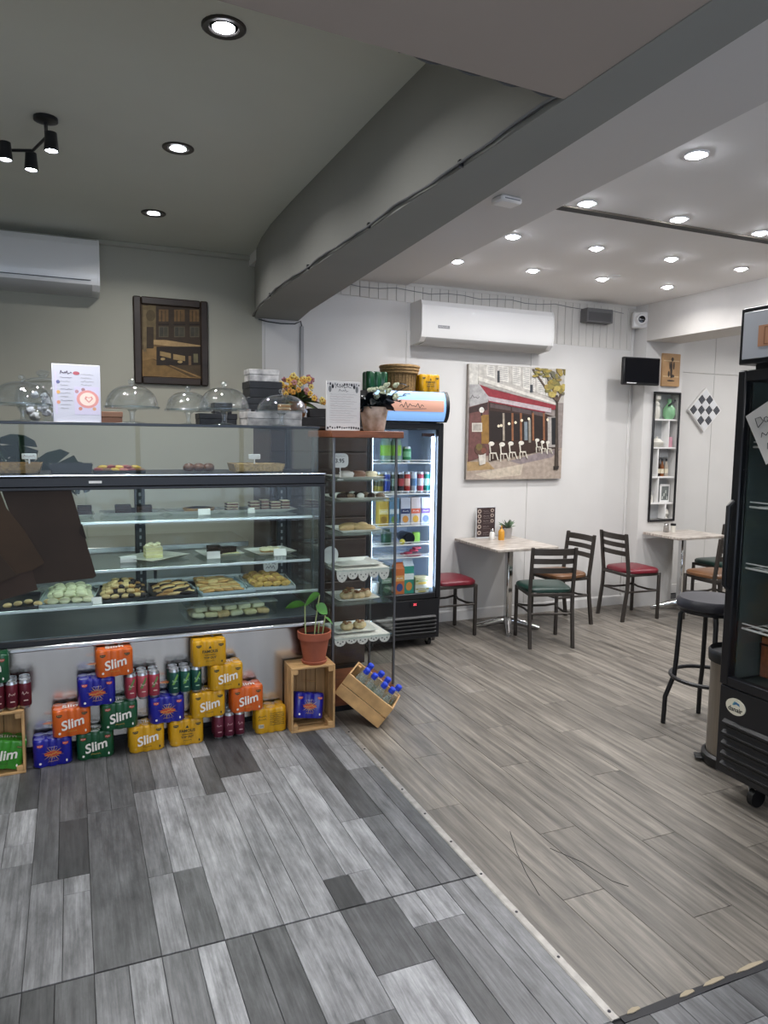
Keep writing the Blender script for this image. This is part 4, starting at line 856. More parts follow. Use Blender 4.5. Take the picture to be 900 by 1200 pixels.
# monstera behind
t = thing('monstera_plant', 'dark split leaf plant behind the left end of the glass counter', 'plant', (-.24, 4.95, .9))
G().lathe([(0, 0), (.09, 0), (.12, .2), (.125, .2), (.11, .19), (0, .18)], mat('grey_pot', '55565a', .6), 20).obj('pot', t)
MONS = mat('monstera_leaf', '16281d', .35, var=.3, scale=8)
def monstera(g, M, S):
    out = [(0, 0)]
    R_ = [(.18, .02), (.42, .16), (.50, .36), (.2, .34), (.53, .46), (.5, .62), (.18, .52), (.48, .72), (.42, .85), (.14, .68), (.32, .95), (.18, 1.06), (.06, .85), (0, 1.18)]
    for x, y in R_: out.append((x * S, y * S))
    L_ = [(-x, y) for x, y in out[::-1][1:-1]]; out += L_
    k = [(x, y, -.35 * (abs(x) + .3 * y) ** 1.4) for x, y in out]
    b = [(0, y * S, -.35 * (.3 * y * S) ** 1.4 + .01) for y in (0, .3, .6, .9, 1.18)]
    n = len(out); vs = k + b; fs = []
    bi = lambda y: n + min(4, int(y / S / .3))
    for i in range(n):
        j = (i + 1) % n; a, c_ = bi(max(0, out[i][1])), bi(max(0, out[j][1])); fs.append((i, j, c_) if a == c_ else (i, j, c_, a))
    g.add(vs, fs, MONS, M)
for x, z, rz, rx, S in ((-.18, .70, .5, .5, .24), (.06, .60, -.7, .4, .30), (-.05, .74, .1, .7, .22), (.2, .52, -1.0, .2, .2)):
    g = G(); g.tube([(0, 0, .19), (x * .5, -.02, z * .7), (x, -.05, z)], .007, MATS['dark_leaf'], 6); g.obj('stem', t)
    g = G(); monstera(g, Matrix.Translation((x, -.05, z)) @ Matrix.Rotation(rz, 4, 'Y') @ Matrix.Rotation(PI / 2 + .35, 4, 'X') @ Matrix.Rotation(PI, 4, 'Z'), S); g.obj('leaf', t, smooth=False)
t = thing('back_counter', 'steel topped work counter along the beige wall behind the glass case', 'counter', (0, 5.4, 0))
G().box(-1.9, 1.15, -.28, .31, .86, .9, STEEL, .004).obj('worktop', t); 
for k in range(5): G().box(-1.88 + .6 * k, -1.3 + .6 * k, -.25, .3, .08, .855, mat('counter_grey', '8b8d8c', .5), .004).obj('door', t)
G().box(-1.88, 1.1, -.2, .3, 0, .08, BLACKM).obj('plinth', t)

# ================================================================== GLASS TOWER
TX0, TX1, TY0, TY1 = 1.39, 1.80, 3.99, 4.40
t = thing('glass_tower', 'tall narrow glass display tower with wooden top beside the cake counter', 'display cabinet', (0, 0, 0))
G().box(TX0 - .02, TX1 + .025, TY0 - .03, TY1 + .02, 1.645, 1.685, TIMBER, .004).obj('top_board', t)
G().box(TX0, TX1, TY0, TY1, .04, .13, TIMBER, .004).obj('base_board', t); G().box(TX0 + .02, TX1 - .02, TY0 + .02, TY1 - .02, 0, .04, BLACKM).obj('plinth', t)
for x in (TX0, TX1 - .014):
    for y in (TY0, TY1 - .014): G().box(x, x + .014, y, y + .014, .13, 1.645, GREYM, .002).obj('post', t)
for x0, x1, y0, y1 in ((TX0 + .014, TX1 - .014, TY0 + .004, TY0 + .008), (TX0 + .014, TX1 - .014, TY1 - .008, TY1 - .004), (TX0 + .003, TX0 + .007, TY0 + .014, TY1 - .014), (TX1 - .007, TX1 - .003, TY0 + .014, TY1 - .014)):
    G().box(x0, x1, y0, y1, .13, 1.645, GLASS).obj('glass_pane', t, smooth=False)
TZ = [1.395, 1.272, 1.074, .862, .653, .448]
for z in TZ: G().box(TX0 + .012, TX1 - .012, TY0 + .012, TY1 - .012, z - .007, z - .001, SHELFG).obj('glass_shelf', t, smooth=False)
def tplate(i, w, d, label, cx=1.595, rot=0): return plate(cx, 4.19, TZ[i], w, d, label, rot)
tplate(0, .30, .3, 'white plate of iced cakes on the top shelf of the glass tower'); tplate(1, .36, .34, 'large white plate of chocolate pieces on the second tower shelf', 1.60)
tplate(2, .28, .28, 'white plate of pale turnovers on the third tower shelf')
LACE = mat('white_lace', 'dedad2', .8, var=.12, scale=60)
def doily(i, w, d, label, drop):
    t = thing('lace_doily', label, 'doily', (1.595, 4.185, TZ[i])); a, b = w / 2, d / 2
    G().box(-a, a, -b, b, 0, .0015, LACE).obj('cloth', t, smooth=False)
    n = 5; 
    for k in range(n):
        x0 = -a + w * k / n; s = w / n; dr = drop if k % 2 == 0 else drop * .8
        g = G(); prof = [(x0, .0015), (x0, -dr * .35)] + [(x0 + s * .5 - s * .5 * math.cos(PI * q / 6), -dr * .35 - dr * .65 * math.sin(PI * q / 6)) for q in range(1, 6)] + [(x0 + s, -dr * .35), (x0 + s, .0015)]
        g.prism(prof, -b - .0015, -b, LACE)
        for q in range(3): g.prism(ell(x0 + s * (.28 + .22 * q), -dr * (.45 + .2 * (q == 1)), s * .06, s * .06, 8), -b - .0022, -b - .0014, mat('lace_hole', '3c3d40', .8))
        g.obj('scallop', t, smooth=False)
    return t
doily(3, .34, .34, 'white lace doily with scalloped drop under the empty plate in the tower', .075); doily(5, .36, .34, 'white lace doily on the lowest shelf of the glass tower', .05)
tag(put('plate', plate_mesh(.30, .28), None, (1.595, 4.19, TZ[3] + .002)), 'empty white plate on the lace doily in the glass tower', 'plate', 'white plates in the counter')
tplate(4, .27, .27, 'white plate of topped buns on the fifth tower shelf', 1.59); tag(put('plate', plate_mesh(.28, .26), None, (1.58, 4.19, TZ[5] + .002)), 'white plate of two buns on the lowest lace doily in the tower', 'plate', 'white plates in the counter')
ICED = [G().lathe([(0, 0), (.03, 0), (.04, .03), (.03, .04), (0, .042)], m_, 12).mesh('iced_cake') for m_ in (CERAM, mat('brown_iced', '8b6a58', .5), CREAM2)]
for i, (x, y) in enumerate(((1.53, 4.12), (1.61, 4.13), (1.69, 4.14), (1.55, 4.22), (1.64, 4.23))): tag(put('iced_cake', ICED[i % 3], None, (x, y, TZ[0] + .006)), 'small iced cake on the top plate in the tower, %s' % ('front left', 'front middle', 'front right', 'back left', 'back right')[i], 'cake', 'iced cakes in the tower')
rnd = random.Random(8); CHP = [G().blob((0, 0, .016), (.032, .026, .02), m_, 9, 6, .35).mesh('chocolate_piece') for m_ in (CHOC, mat('speckled_cake', '7b6552', .6, var=.6, scale=90), CERAM)]
for i in range(14): tag(put('chocolate_piece', CHP[i % 7 % 3], None, (1.48 + .062 * (i % 5) + .01 * rnd.random(), 4.10 + .07 * (i // 5), TZ[1] + .006), (0, 0, rnd.random() * 6)), 'rough chocolate or cream piece on the second plate in the tower', 'cake', 'chocolate pieces in the tower')
TURN = G().blob((0, 0, .018), (.075, .032, .022), mat('pale_turnover', 'c3a878', .6, var=.2, scale=25), 14, 8, .1, flat=.8).mesh('turnover')
for i, (x, y, r) in enumerate(((1.54, 4.14, .5), (1.64, 4.13, -.3), (1.58, 4.22, .1), (1.66, 4.22, .8))): tag(put('turnover', TURN, None, (x, y, TZ[2] + .006), (0, 0, r)), 'pale folded turnover on the third plate in the tower, %s' % ('front left', 'front right', 'back middle', 'back right')[i], 'pastry', 'turnovers in the tower')
def bun(x, y, z, label):
    t = thing('topped_bun', label, 'bun', (x, y, z), 0, 'topped buns in the tower'); G().blob((0, 0, .022), (.044, .04, .026), mat('bun_cream', 'c9b187', .5, var=.3, scale=30), 12, 8, .08, flat=.85).obj('bun', t)
    g = G(); [g.blob((.016 * math.cos(a), .016 * math.sin(a), .042), (.016, .014, .012), mat('bun_topping', '9a6a45', .6, var=.4, scale=60), 7, 5, .3) for a in (0, 2.1, 4.2)]; g.obj('topping', t)
for x, y, q in ((1.53, 4.13, 'left'), (1.60, 4.11, 'front'), (1.66, 4.15, 'right'), (1.58, 4.21, 'back')): bun(x, y, TZ[4] + .006, 'topped bun on the fifth plate in the tower, %s one of four' % q)
for x, y, q in ((1.545, 4.16, 'left'), (1.635, 4.17, 'right')): bun(x, y, TZ[5] + .008, '%s of two buns on the lowest plate in the glass tower' % q)
t = thing('price_sign', 'rounded white price sign on a stick in the top of the glass tower', 'sign', (1.465, 4.075, TZ[0])); G().prism(rrect(.1, .085, .028), -.003, .003, CARDW).obj('board', t, (0, 0, .115)); G().tube([(0, 0, 0), (0, 0, .08)], .003, WHITEP, 6).obj('stick', t); G().lathe([(.02, 0), (.018, .006), (0, .007)], WHITEP, 12).obj('foot', t)
lettering('3.95', .034, INK, t, (-.004, -.0035, .112), off=.0006); g = G(); scribble(g, -.03, .03, .14, .008, GREYINK, -.0033); g.obj('handwriting', t)
t = thing('handwritten_sign', 'white round card leaning at the left of the empty plate in the tower', 'sign', (1.45, 4.20, TZ[3] + .002)); G().prism(ell(0, .06, .05, .055, 22), -.003, .003, CARDW).obj('board', t); G().box(-.02, .02, -.02, .03, 0, .008, WHITEP).obj('foot', t)
# on the tower top
ZW = 1.6855
t = thing('food_menu', 'white menu card with dark floral border standing on the wooden tower top', 'menu', (1.475, 4.06, ZW), .05)
G().box(-.108, .108, -.004, .004, 0, .285, mat('menu_white2', 'dcdad8', .4), .002).obj('card', t); G().box(-.08, .08, -.02, .04, 0, .004, WHITEP).obj('foot', t)
g = G()
for k in range(14):
    for zz, sgn in ((.018, 1), (.268, -1)):
        x = -.098 + .015 * k; rr = random.Random(k + int(zz * 100))
        g.prism(ell(x, zz + rr.uniform(-.004, .004), rr.uniform(.003, .007), rr.uniform(.004, .009), 7), -.0042, -.0048, INK if sgn == 1 or k % 3 else GREYINK)
for x in (-.085, .085): g.prism(ell(x, .24, .009, .02, 9), -.0042, -.0048, mat('sage_print', '77797a', .6)); g.prism(ell(x * .8, .255, .008, .012, 9), -.0042, -.0049, INK)
scribble(g, -.05, .05, .255, .018, INK, -.0042, 14, .003); scribble(g, -.03, .03, .232, .014, INK, -.0042, 10, .002)
for k in range(13): scribble(g, -.085, .085 - .02 * (k % 3), .21 - .0135 * k, .006, mat('rose_ink', '8a6f70', .6) if k % 2 else GREYINK, -.0042, 26, .001, k)
g.obj('menu_print', t, smooth=False)
t = thing('potted_flower', 'dark leaved plant with white buds in a patterned pot on the wooden tower top', 'plant', (1.70, 4.13, ZW))
G().lathe([(0, 0), (.06, 0), (.066, .01), (.088, .14), (.09, .145), (.08, .142), (.075, .12), (0, .12)], mat('patterned_pot', 'c3b3a6', .4, var=.35, scale=16, colvar='8d7358'), 24).obj('pot', t)
rnd = random.Random(21); g = G()
for k in range(46): leaf(g, (rnd.uniform(-.04, .04), rnd.uniform(-.04, .04), .14 + rnd.random() * .05), rnd.random() * 6.28, rnd.uniform(-.1, 1.2), rnd.uniform(.07, .15), .05, mat('deep_leaf', '141c22', .3, var=.3), .35, 4, rnd.uniform(-1.4, 1.4))
g.obj('foliage', t)
for k in range(12):
    a = rnd.uniform(-.6, 1.2); g = G(); p = (rnd.uniform(-.03, .16), rnd.uniform(-.05, .05), .2 + rnd.random() * .09); g.blob(p, (.018, .018, .016), mat('white_bud', 'cfd6b8', .5, var=.2, scale=40), 8, 6, .3); g.blob((p[0] + .01, p[1] - .01, p[2] + .008), (.012, .012, .011), MATS['white_bud'], 7, 5, .3); g.obj('bud', t)
for k, (dx, dz) in enumerate(((.20, .10), (.17, .06), (.22, .16))):
    g = G(); g.tube([(.03, 0, .14), (dx * .6, -.02, .16 + dz * .5), (dx, -.03, .12 + dz)], .0025, MATS['deep_leaf'], 5); leaf(g, (dx - .02, -.03, .12 + dz), 0.2 + k, .5, .06, .04, MATS['deep_leaf'], .3); g.obj('stem', t)

# ================================================================== UPRIGHT FRIDGES (front faces local -Y)
def fridge(name, label, loc, rot, W, D, z0, zd, zt, hz0, hz1, shelves, glow, caster_xy, bulge):
    t = thing(name, label, 'fridge', loc, rot); w = W / 2; fr = .045
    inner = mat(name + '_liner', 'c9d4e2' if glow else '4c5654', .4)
    sh = G(); sh.box(-w, -w + .04, .04, D, z0, zt, BLACKM, .004); sh.box(w - .04, w, .04, D, z0, zt, BLACKM, .004); sh.box(-w + .04, w - .04, D - .04, D, z0, zt, BLACKM); sh.box(-w + .04, w - .04, .04, D, zt - .05, zt, BLACKM); sh.box(-w + .04, w - .04, .04, D - .04, z0, zd - .02, BLACKM); sh.obj('cabinet', t)
    ln = G(); a = w - .042
    ln.box(-a, a, D - .05, D - .041, zd, zt - .052, inner); ln.box(-a, -a + .006, .05, D - .05, zd, zt - .052, inner); ln.box(a - .006, a, .05, D - .05, zd, zt - .052, inner); ln.box(-a, a, .05, D - .05, zd - .02, zd - .012, inner); ln.obj('liner', t, smooth=False)
    dr = G(); dr.box(-w, -w + fr, 0, .038, zd - .03, zt, BLACKM, .006); dr.box(w - fr, w, 0, .038, zd - .03, zt, BLACKM, .006); dr.box(-w + fr, w - fr, 0, .038, zd - .03, zd + .015, BLACKM, .004); dr.box(-w + fr, w - fr, 0, .038, zt - .05, zt, BLACKM, .004); d = dr.obj('door', t)
    G().box(-w + fr, w - fr, .012, .02, zd + .015, zt - .05, GLASS).obj('glass_pane', d, smooth=False)
    gr = G(); gr.box(-w + .005, w - .005, .004, .035, z0, zd - .034, BLACKM, .004); gp = gr.obj('lower_panel', t)
    n = 5
    for k in range(n):
        zz = z0 + .03 + (zd - z0 - .2) * k / n; G().prism([(.004, 0), (-.012, .012), (-.012, .022), (.004, .034)], -w + .04, w - .04, BLACKP, 'yz').obj('louvre', gp, (0, 0, zz), smooth=False)
    for k, z in enumerate(shelves):
        g = G()
        for y in (.07, .13, .2, .27, .34, D - .07): g.tube([(-a + .01, y, z - .004), (a - .01, y, z - .004)], .003, WHITEP, 6)
        for i in range(9): x = -a + .012 + (2 * a - .024) * i / 8; g.tube([(x, .07, z - .004), (x, D - .07, z - .004)], .0022, WHITEP, 5)
        g.tube([(-a + .01, .066, z - .002), (a - .01, .066, z - .002)], .005, WHITEP, 6); g.tube([(-a + .01, .066, z + .02), (a - .01, .066, z + .02)], .003, WHITEP, 6)
        g.obj('wire_shelf', t)
    for x in ((-w + .07, w - .07) if glow else (-w + .18, w - .12)):
        for y in (.07, D - .07):
            ca = G(); cr = .032 if glow else .043; ca.tube([(-.014, 0, cr), (.014, 0, cr)], cr, BLACKP, 18); c_ = ca.obj('caster', t, (x, y, 0)); G().prism([(-.03, .09), (.03, .09), (.03, z0), (-.03, z0), ] if z0 > .09 else [(-.02, .03), (.02, .03), (.03, z0), (-.03, z0)], .015, .02, mat('caster_fork', 'b7b4ae', .4, .6), 'yz').obj('fork', c_, smooth=False)
            G().prism([(-.02, .03), (.02, .03), (.035, z0), (-.035, z0)], -.02, -.016, MATS['caster_fork'], 'yz').obj('fork', c_, smooth=False)
    return t, w, a
# ---- drinks fridge beside the tower
FX, FY, FW_, FD = 2.343, 5.045, .645, .60
fr1, w, a = fridge('drinks_fridge', 'black glass door drinks fridge lit blue white inside next to the tower', (FX, FY, 0), 0, FW_, FD, .07, .42, 1.765, 0, 0, (1.455, 1.215, .965, .815, .715), 1, None, True)
HB = mat('header_blue', '86b4ea', .4, emit=.45); HP = mat('header_peach', 'c4937f', .5, emit=.3)
def bulge(x0, x1, z0, z1, d, n=10, y=0, m=None, g=None):
    g = g or G(); vs = []; fs = []
    for i in range(n + 1):
        tt = i / n; z = z0 + (z1 - z0) * tt; u = (z - 1.768) / .232 * 2 - 1; yy = -d * math.sqrt(max(0, 1 - .8 * u * u)) - y; vs += [(x0, yy, z), (x1, yy, z)]
    for i in range(n): fs.append((2 * i, 2 * i + 1, 2 * i + 3, 2 * i + 2))
    return g.add(vs, fs, m)
g = G(); g.box(-w, w, .0, .5, 1.768, 2.0, BLACKM, .004)
prof = [(-.09 * math.sqrt(max(0, 1 - .8 * (i / 5 - 1) ** 2)), 1.768 + .232 * i / 10) for i in range(11)]
g.prism([(.02, 1.768)] + prof + [(.02, 2.0)], -w, -w + .03, BLACKM, 'yz'); g.prism([(.02, 1.768)] + prof + [(.02, 2.0)], w - .03, w, BLACKM, 'yz'); hd = g.obj('header', fr1)
g = G(); bulge(-w + .03, w - .03, 1.775, 1.995, .086, 14, 0, HB, g); bulge(-w + .10, w - .05, 1.845, 1.93, .088, 8, .002, HP, g); g.obj('light_panel', hd)
g = G(); scribble(g, -.10, .10, 1.89, .035, INK, -.0915, 12, .004, 9); g.tube([(-.06, -.0925, 1.865), (-.02, -.0925, 1.862), (.12, -.0925, 1.868)], .0015, INK, 5); g.obj('script_lettering', hd, smooth=False)
g = G(); g.box(a - .03, a - .016, .052, .064, .47, 1.66, mat('fridge_tube', 'cfe2ff', .5, emit=12)); g.box(-a + .016, -a + .03, .052, .064, .47, 1.66, MATS['fridge_tube']); g.obj('light_tube', fr1, smooth=False)
G().box(a - .12, a - .02, .04, .06, 1.66, 1.685, mat('top_bar', '3a2226', .5)).obj('hinge_cover', fr1)
g = G(); g.box(-.01, .06, -.002, .006, .335, .365, BLACKP); g.obj('display_panel', fr1, (.07, 0, 0)); RED = mat('red_digits', 'ff4a58', .5, emit=3); lettering('3', .022, RED, fr1, (.09, -.0035, .35)); lettering('2', .022, RED, fr1, (.105, -.0035, .35))
# contents : x measured along the shelves
def fx(px): return 2.155 + (px - 437) * .0074
DY = 5.19
def can_prof(r, h): return [(0, 0), (r * .7, 0), (r * .78, .006), (r, .014), (r, h - .016), (r * .82, h - .004), (r * .84, h), (r * .74, h), (r * .72, h - .005), (0, h - .005)]
TINM = mat('can_tin', 'c4c7ca', .3, .9)
def can_mesh(col, r=.032, h=.15, band=None):
    g = G(); p = can_prof(r, h); g.lathe(p[:4], TINM, 18); g.lathe([(r, .014), (r, h - .016)], mat('can_' + col, col, .3, .3), 18); g.lathe(p[4:], TINM, 18)
    if band: g.lathe([(r + .0004, h * .35), (r + .0004, h * .7)], mat('can_' + band, band, .35, .2), 18)
    return g.mesh('can')
for i, (px, col, band, nm) in enumerate(((442, '8f7d2e', '3d3a20', 'gold'), (450, '2a3f8f', None, 'blue'), (458, '3a4a3f', '8fa08f', 'dark green'), (466, '25262c', '9a3a3a', 'black'), (473, 'a5342f', 'd8b0a0', 'red'), (481, 'b9c4cf', '5d7da0', 'silver'), (489, 'b04a55', 'd0d0d8', 'pink red'), (497, '2f8f7f', 'b0d8c8', 'teal'))):
    tag(put('drink_can', can_mesh(col, .0265, .165, band), None, (fx(px), DY, 1.2155)), nm + ' drink can in the front row on the second fridge shelf', 'can')
    tag(put('drink_can', can_mesh(col, .0265, .165, band), None, (fx(px), DY + .07, 1.2155)), nm + ' drink can in the second row on the second fridge shelf', 'can')
def bottle(name, label, x, y, z, r, h, body, lab, cap, rot=0):
    t = thing(name, label, 'bottle', (x, y, z), rot); G().lathe([(0, .002), (r * .9, 0), (r, .01), (r, h * .62), (r * .75, h * .75), (r * .36, h * .86), (r * .34, h * .95), (0, h * .95)], body, 18).obj('body', t)
    if lab: G().lathe([(r + .0006, h * .22), (r + .0006, h * .55)], lab, 18).obj('paper_label', t)
    G().lathe([(r * .42, h * .93), (r * .42, h), (0, h)], cap, 12).obj('cap', t); return t
PETM = glass('clear_plastic', (.9, .95, .93), 1.5, .08, .06); LIME = mat('lime_label', '86b83c', .5, var=.2)
for px in (448, 460): bottle('soda_bottle', 'large clear bottle with lime label, %s of two on the top fridge shelf' % ('left' if px == 448 else 'right'), fx(px), DY, 1.4555, .042, .245, mat('bottle_smoke', '7f9a8f', .2), LIME, WHITEP)
tag(put('drink_can', can_mesh('2f7a4a', .034, .125, '7fb58f'), None, (fx(472.5), DY, 1.4555)), 'single short green can on the top fridge shelf', 'can')
def carton(x, y, z, wd, d, h, cols, label, gable=False, cat='carton'):
    t = thing('drink_carton', label, cat, (x, y, z)); ms = [mat('carton_' + c_, c_, .45) for c_ in cols]
    G().box(-wd / 2, wd / 2, -d / 2, d / 2, 0, h * (.82 if gable else 1), ms[0], .002).obj('body', t)
    if gable:
        G().prism([(-d / 2, h * .82), (d / 2, h * .82), (.004, h * .95), (.004, h), (-.004, h), (-.004, h * .95)], -wd / 2 + .001, wd / 2 - .001, ms[0] if len(ms) < 4 else ms[3], 'yz').obj('gable_top', t, smooth=False)
    g = G(); g.box(-wd / 2 + .002, wd / 2 - .002, -d / 2 - .0008, -d / 2, h * .42, h * .6, ms[1]); g.prism(ell(0, h * .22, wd * .32, h * .13, 14), -d / 2, -d / 2 - .0009, ms[2 % len(ms)]); scribble(g, -wd * .3, wd * .3, h * .51, h * .05, WHITEP, -d / 2 - .001, 8, .003); g.obj('printed_panel', t, smooth=False)
    return t
for px, cols, nm in ((445, ('b99a3a', 'd6c78a', '8a6b2a'), 'yellow'), (457, ('5f86a3', 'c6d2d8', '6f9455'), 'light blue'), (470, ('b9bcc6', '2a355f', 'c98a3f'), 'white and navy'), (482, ('c9bdb8', 'c4593a', 'd8a63f'), 'white and orange'), (494, ('b9bcc8', '6a3f86', '5a6ab0'), 'white and purple')):
    carton(fx(px), DY, .9655, .082, .07, .215, cols, nm + ' juice carton on the third fridge shelf')
t = bottle('dark_bottle', 'round ended dark bottle lying on the fourth fridge shelf', fx(475), 5.14, .8155 + .045, .045, .25, mat('dark_bottle_glass', '1b2028', .15), None, mat('cap_grey', '7f868f', .4), (-PI / 2, 0, 0))
bx('snack_pack', 'lime green packet leaning on the fourth fridge shelf', 'packet', fx(482), fx(490), DY, DY + .03, .8155, .9, LIME); lath('green_jar', 'dark green jar at the left of the fourth fridge shelf', 'jar', [(0, 0), (.04, 0), (.042, .09), (.03, .1), (.03, .12), (0, .12)], mat('deep_green_jar', '1f4a35', .3), (fx(450), DY, .8155))
lath('yellow_lemon', 'small yellow lemon beside the dark lying bottle in the fridge', 'fruit', [(0, 0), (.018, .006), (.024, .022), (.016, .04), (0, .046)], mat('lemon', 'c9c04a', .5), (fx(465), 5.13, .8155))
tag(G().lathe([(0, 0), (.07, 0), (.09, .01), (.085, .012), (0, .006)], mat('pink_plate', 'a85a66', .4), 22).obj('plate', None, (fx(480), 5.2, .7155)), 'pink plate carrying red packets on the fifth fridge shelf', 'plate')
for i, (dx, r_) in enumerate(((-.03, .3), (.02, -.4), (.045, .2))): tag(G().box(-.035, .035, -.02, .02, 0, .018, mat('red_packet', 'b53a52', .35, var=.3, scale=40), .006).obj('red_packet', None, (fx(480) + dx, 5.19, .7275 + .0185 * i), (0, 0, r_)), 'shiny red packet, %s in the pile on the pink plate' % ('lowest', 'middle', 'topmost')[i], 'packet')
zb = .42
for px, cols, h, nm in ((448, ('2c3f33', '8fa58f', '4a6a4f'), .23, 'dark green'), (463, ('c26a35', 'd8a05a', '3a4a7f'), .25, 'orange'), (474, ('2f8a78', 'd8e2e0', 'cf8f45', 'd2e2e6'), .27, 'teal and white')):
    carton(fx(px), 5.17, zb, .085, .075, h, cols, nm + ' gable top carton at the bottom of the fridge', True)
for k in range(2): carton(fx(489), 5.16, zb + .0655 * k, .12, .08, .065, ('c9c19a', '6f8a3a', 'd0b04a') if k else ('c4c4ba', '8f8a4a', 'b0a060'), ('pale yogurt tub box, lower of two' if k == 0 else 'yellow green yogurt box, upper of two') + ' at the bottom right of the fridge', cat='food box')
lath('white_tub', 'small white round tub on the left floor of the drinks fridge', 'tub', [(0, 0), (.035, 0), (.045, .09), (.047, .1), (0, .1)], CERAM, (fx(437), 5.2, zb))
# on top of the drinks fridge
ZF = 2.002
t = thing('wicker_basket', 'round brown wicker basket with thick rim on top of the drinks fridge', 'basket', (2.385, 5.28, ZF))
G().lathe([(0, 0), (.115, 0), (.12, .01), (.125, .14), (.12, .14), (.11, .02), (0, .02)], WICK, 28).obj('woven_body', t)
g = G()
for k in range(3): g.torus((0, 0, .15 + .022 * k), .138 + .006 * k, .013, WICK, 28, 7)
g.obj('rim', t)
for k in range(28): a_ = 2 * PI * k / 28; G().tube([(.118 * math.cos(a_), .118 * math.sin(a_), .0), (.13 * math.cos(a_), .13 * math.sin(a_), .14)], .004, WICK, 5).obj('stake', t)

# ---- right fridge, front faces the room (-X)
RX, RYC = 2.75, 2.085
fr2, w, a = fridge('display_fridge', 'black upright glass door fridge on casters at the right edge', (RX, RYC, 0), (0, 0, -PI / 2), .66, .66, .11, .56, 1.965, 0, 0, (.80, 1.08, 1.36, 1.63), 0, None, False)
g = G(); g.box(-w, w, .0, .5, 1.99, 2.235, BLACKM, .004); g.box(-w + .05, w - .05, .05, .45, 1.96, 1.995, BLACKM); hd = g.obj('header', fr2)
G().box(-w + .02, w - .02, -.006, .002, 2.012, 2.215, mat('header_white', 'c9ccd2', .35), .002).obj('sign_panel', hd)
g = G(); g.box(-w + .10, w - .1, -.0075, -.006, 2.06, 2.15, mat('header_salmon', 'cf9a78', .5))
for x0, x1, z0, z1 in ((-.20, .2, 2.068, 2.071), (-.2, .2, 2.139, 2.142), (-.2, -.197, 2.068, 2.142)): g.box(x0, x1, -.0082, -.007, z0, z1, mat('header_brown', '9a6a4a', .5))
g.obj('sign_print', hd, smooth=False)
h = G(); h.tube([(-w + .02, 0, 1.38), (-w + .02, -.028, 1.36), (-w + .02, -.03, 1.18), (-w + .02, -.028, 1.0), (-w + .02, 0, .98)], .011, BLACKP, 10); h.obj('handle', fr2)
lx, lz = -(2.315 - RYC), .448
lg = G().prism(ell(lx, lz, .052, .038, 28), .004, -.002, mat('cream_oval', 'ddd9c6', .35)).obj('badge', fr2)
g = G(); g.prism([(lx - .012, lz + .006), (lx + .002, lz + .024), (lx + .02, lz + .02), (lx + .024, lz + .008), (lx + .006, lz + .014)], -.002, -.003, mat('logo_blue', '3a6f9a', .4)); g.prism([(lx - .016, lz + .008), (lx - .006, lz + .024), (lx + .0, lz + .025), (lx - .01, lz + .006)], -.002, -.0034, mat('logo_teal', '5a9aa8', .4)); g.obj('logo', fr2, smooth=False)
lettering('danair', .031, INK, fr2, (lx, -.0026, lz - .012), off=.0005)
# paper note taped to the door, tilted
note = thing('paper_note', 'tilted white handwritten paper note taped on the right fridge door', 'note', (RX - .004, 2.222, 1.70), (0, 0, -PI / 2))
Rn = Matrix.Rotation(-.52, 4, 'Y')
G(Rn).box(-.085, .085, -.0012, 0, -.12, .12, mat('note_paper', 'd2d0cc', .7), 0).obj('sheet', note, smooth=False)
g = G(Rn)
for cx in (-.05,):
    g.tube([(cx, -.002, .045), (cx + .004, -.002, .085), (cx + .03, -.002, .078), (cx + .035, -.002, .055), (cx, -.002, .043)], .0016, INK, 4)
g.tube([(.0 + .011 * math.cos(i), -.002, .055 + .012 * math.sin(i)) for i in (0, 1, 2, 3, 4, 5, 6)], .0016, INK, 4)
scribble(g, .02, .075, .06, .02, INK, -.0012, 6, .003, 2); scribble(g, -.055, .06, -.0, .022, INK, -.0012, 9, .003, 6); scribble(g, -.05, .05, -.055, .02, INK, -.0012, 8, .003, 8)
g.obj('handwriting', note, smooth=False)
t = thing('wooden_box', 'brown wooden box on the floor of the right fridge behind the glass', 'box', (RX + .3, 2.15, .56)); G().box(-.12, .12, -.2, .2, 0, .19, TIMBER, .004).obj('body', t); G().box(-.125, .125, -.205, .205, .15, .16, DARKWOOD, .003).obj('band', t)

# ================================================================== CAN PACKS
PW, PD, PH = .178, .118, .138
def pack_outline():
    r = PW / 6; cs = [(x, y) for x in (-2 * r, 0, 2 * r) for y in (-r, r)]; out = []; n = 96
    for i in range(n):
        th = 2 * PI * i / n; dx, dy = math.cos(th), math.sin(th); best = 0
        for cx, cy in cs:
            bq = dx * cx + dy * cy; cc = cx * cx + cy * cy - r * r; D = bq * bq - cc
            if D >= 0: best = max(best, bq + math.sqrt(D))
        hx, hy = PW / 2 - r * .28, PD / 2 - r * .28          # film bridging between cans
        tt = min(hx / abs(dx) if abs(dx) > 1e-6 else 9, hy / abs(dy) if abs(dy) > 1e-6 else 9)
        px, py = dx * tt, dy * tt
        if abs(px) <= PW / 2 - r * .9 or abs(py) <= PD / 2 - r * .9: best = max(best, tt)
        out.append((dx * best, dy * best))
    return out
OUT = pack_outline()
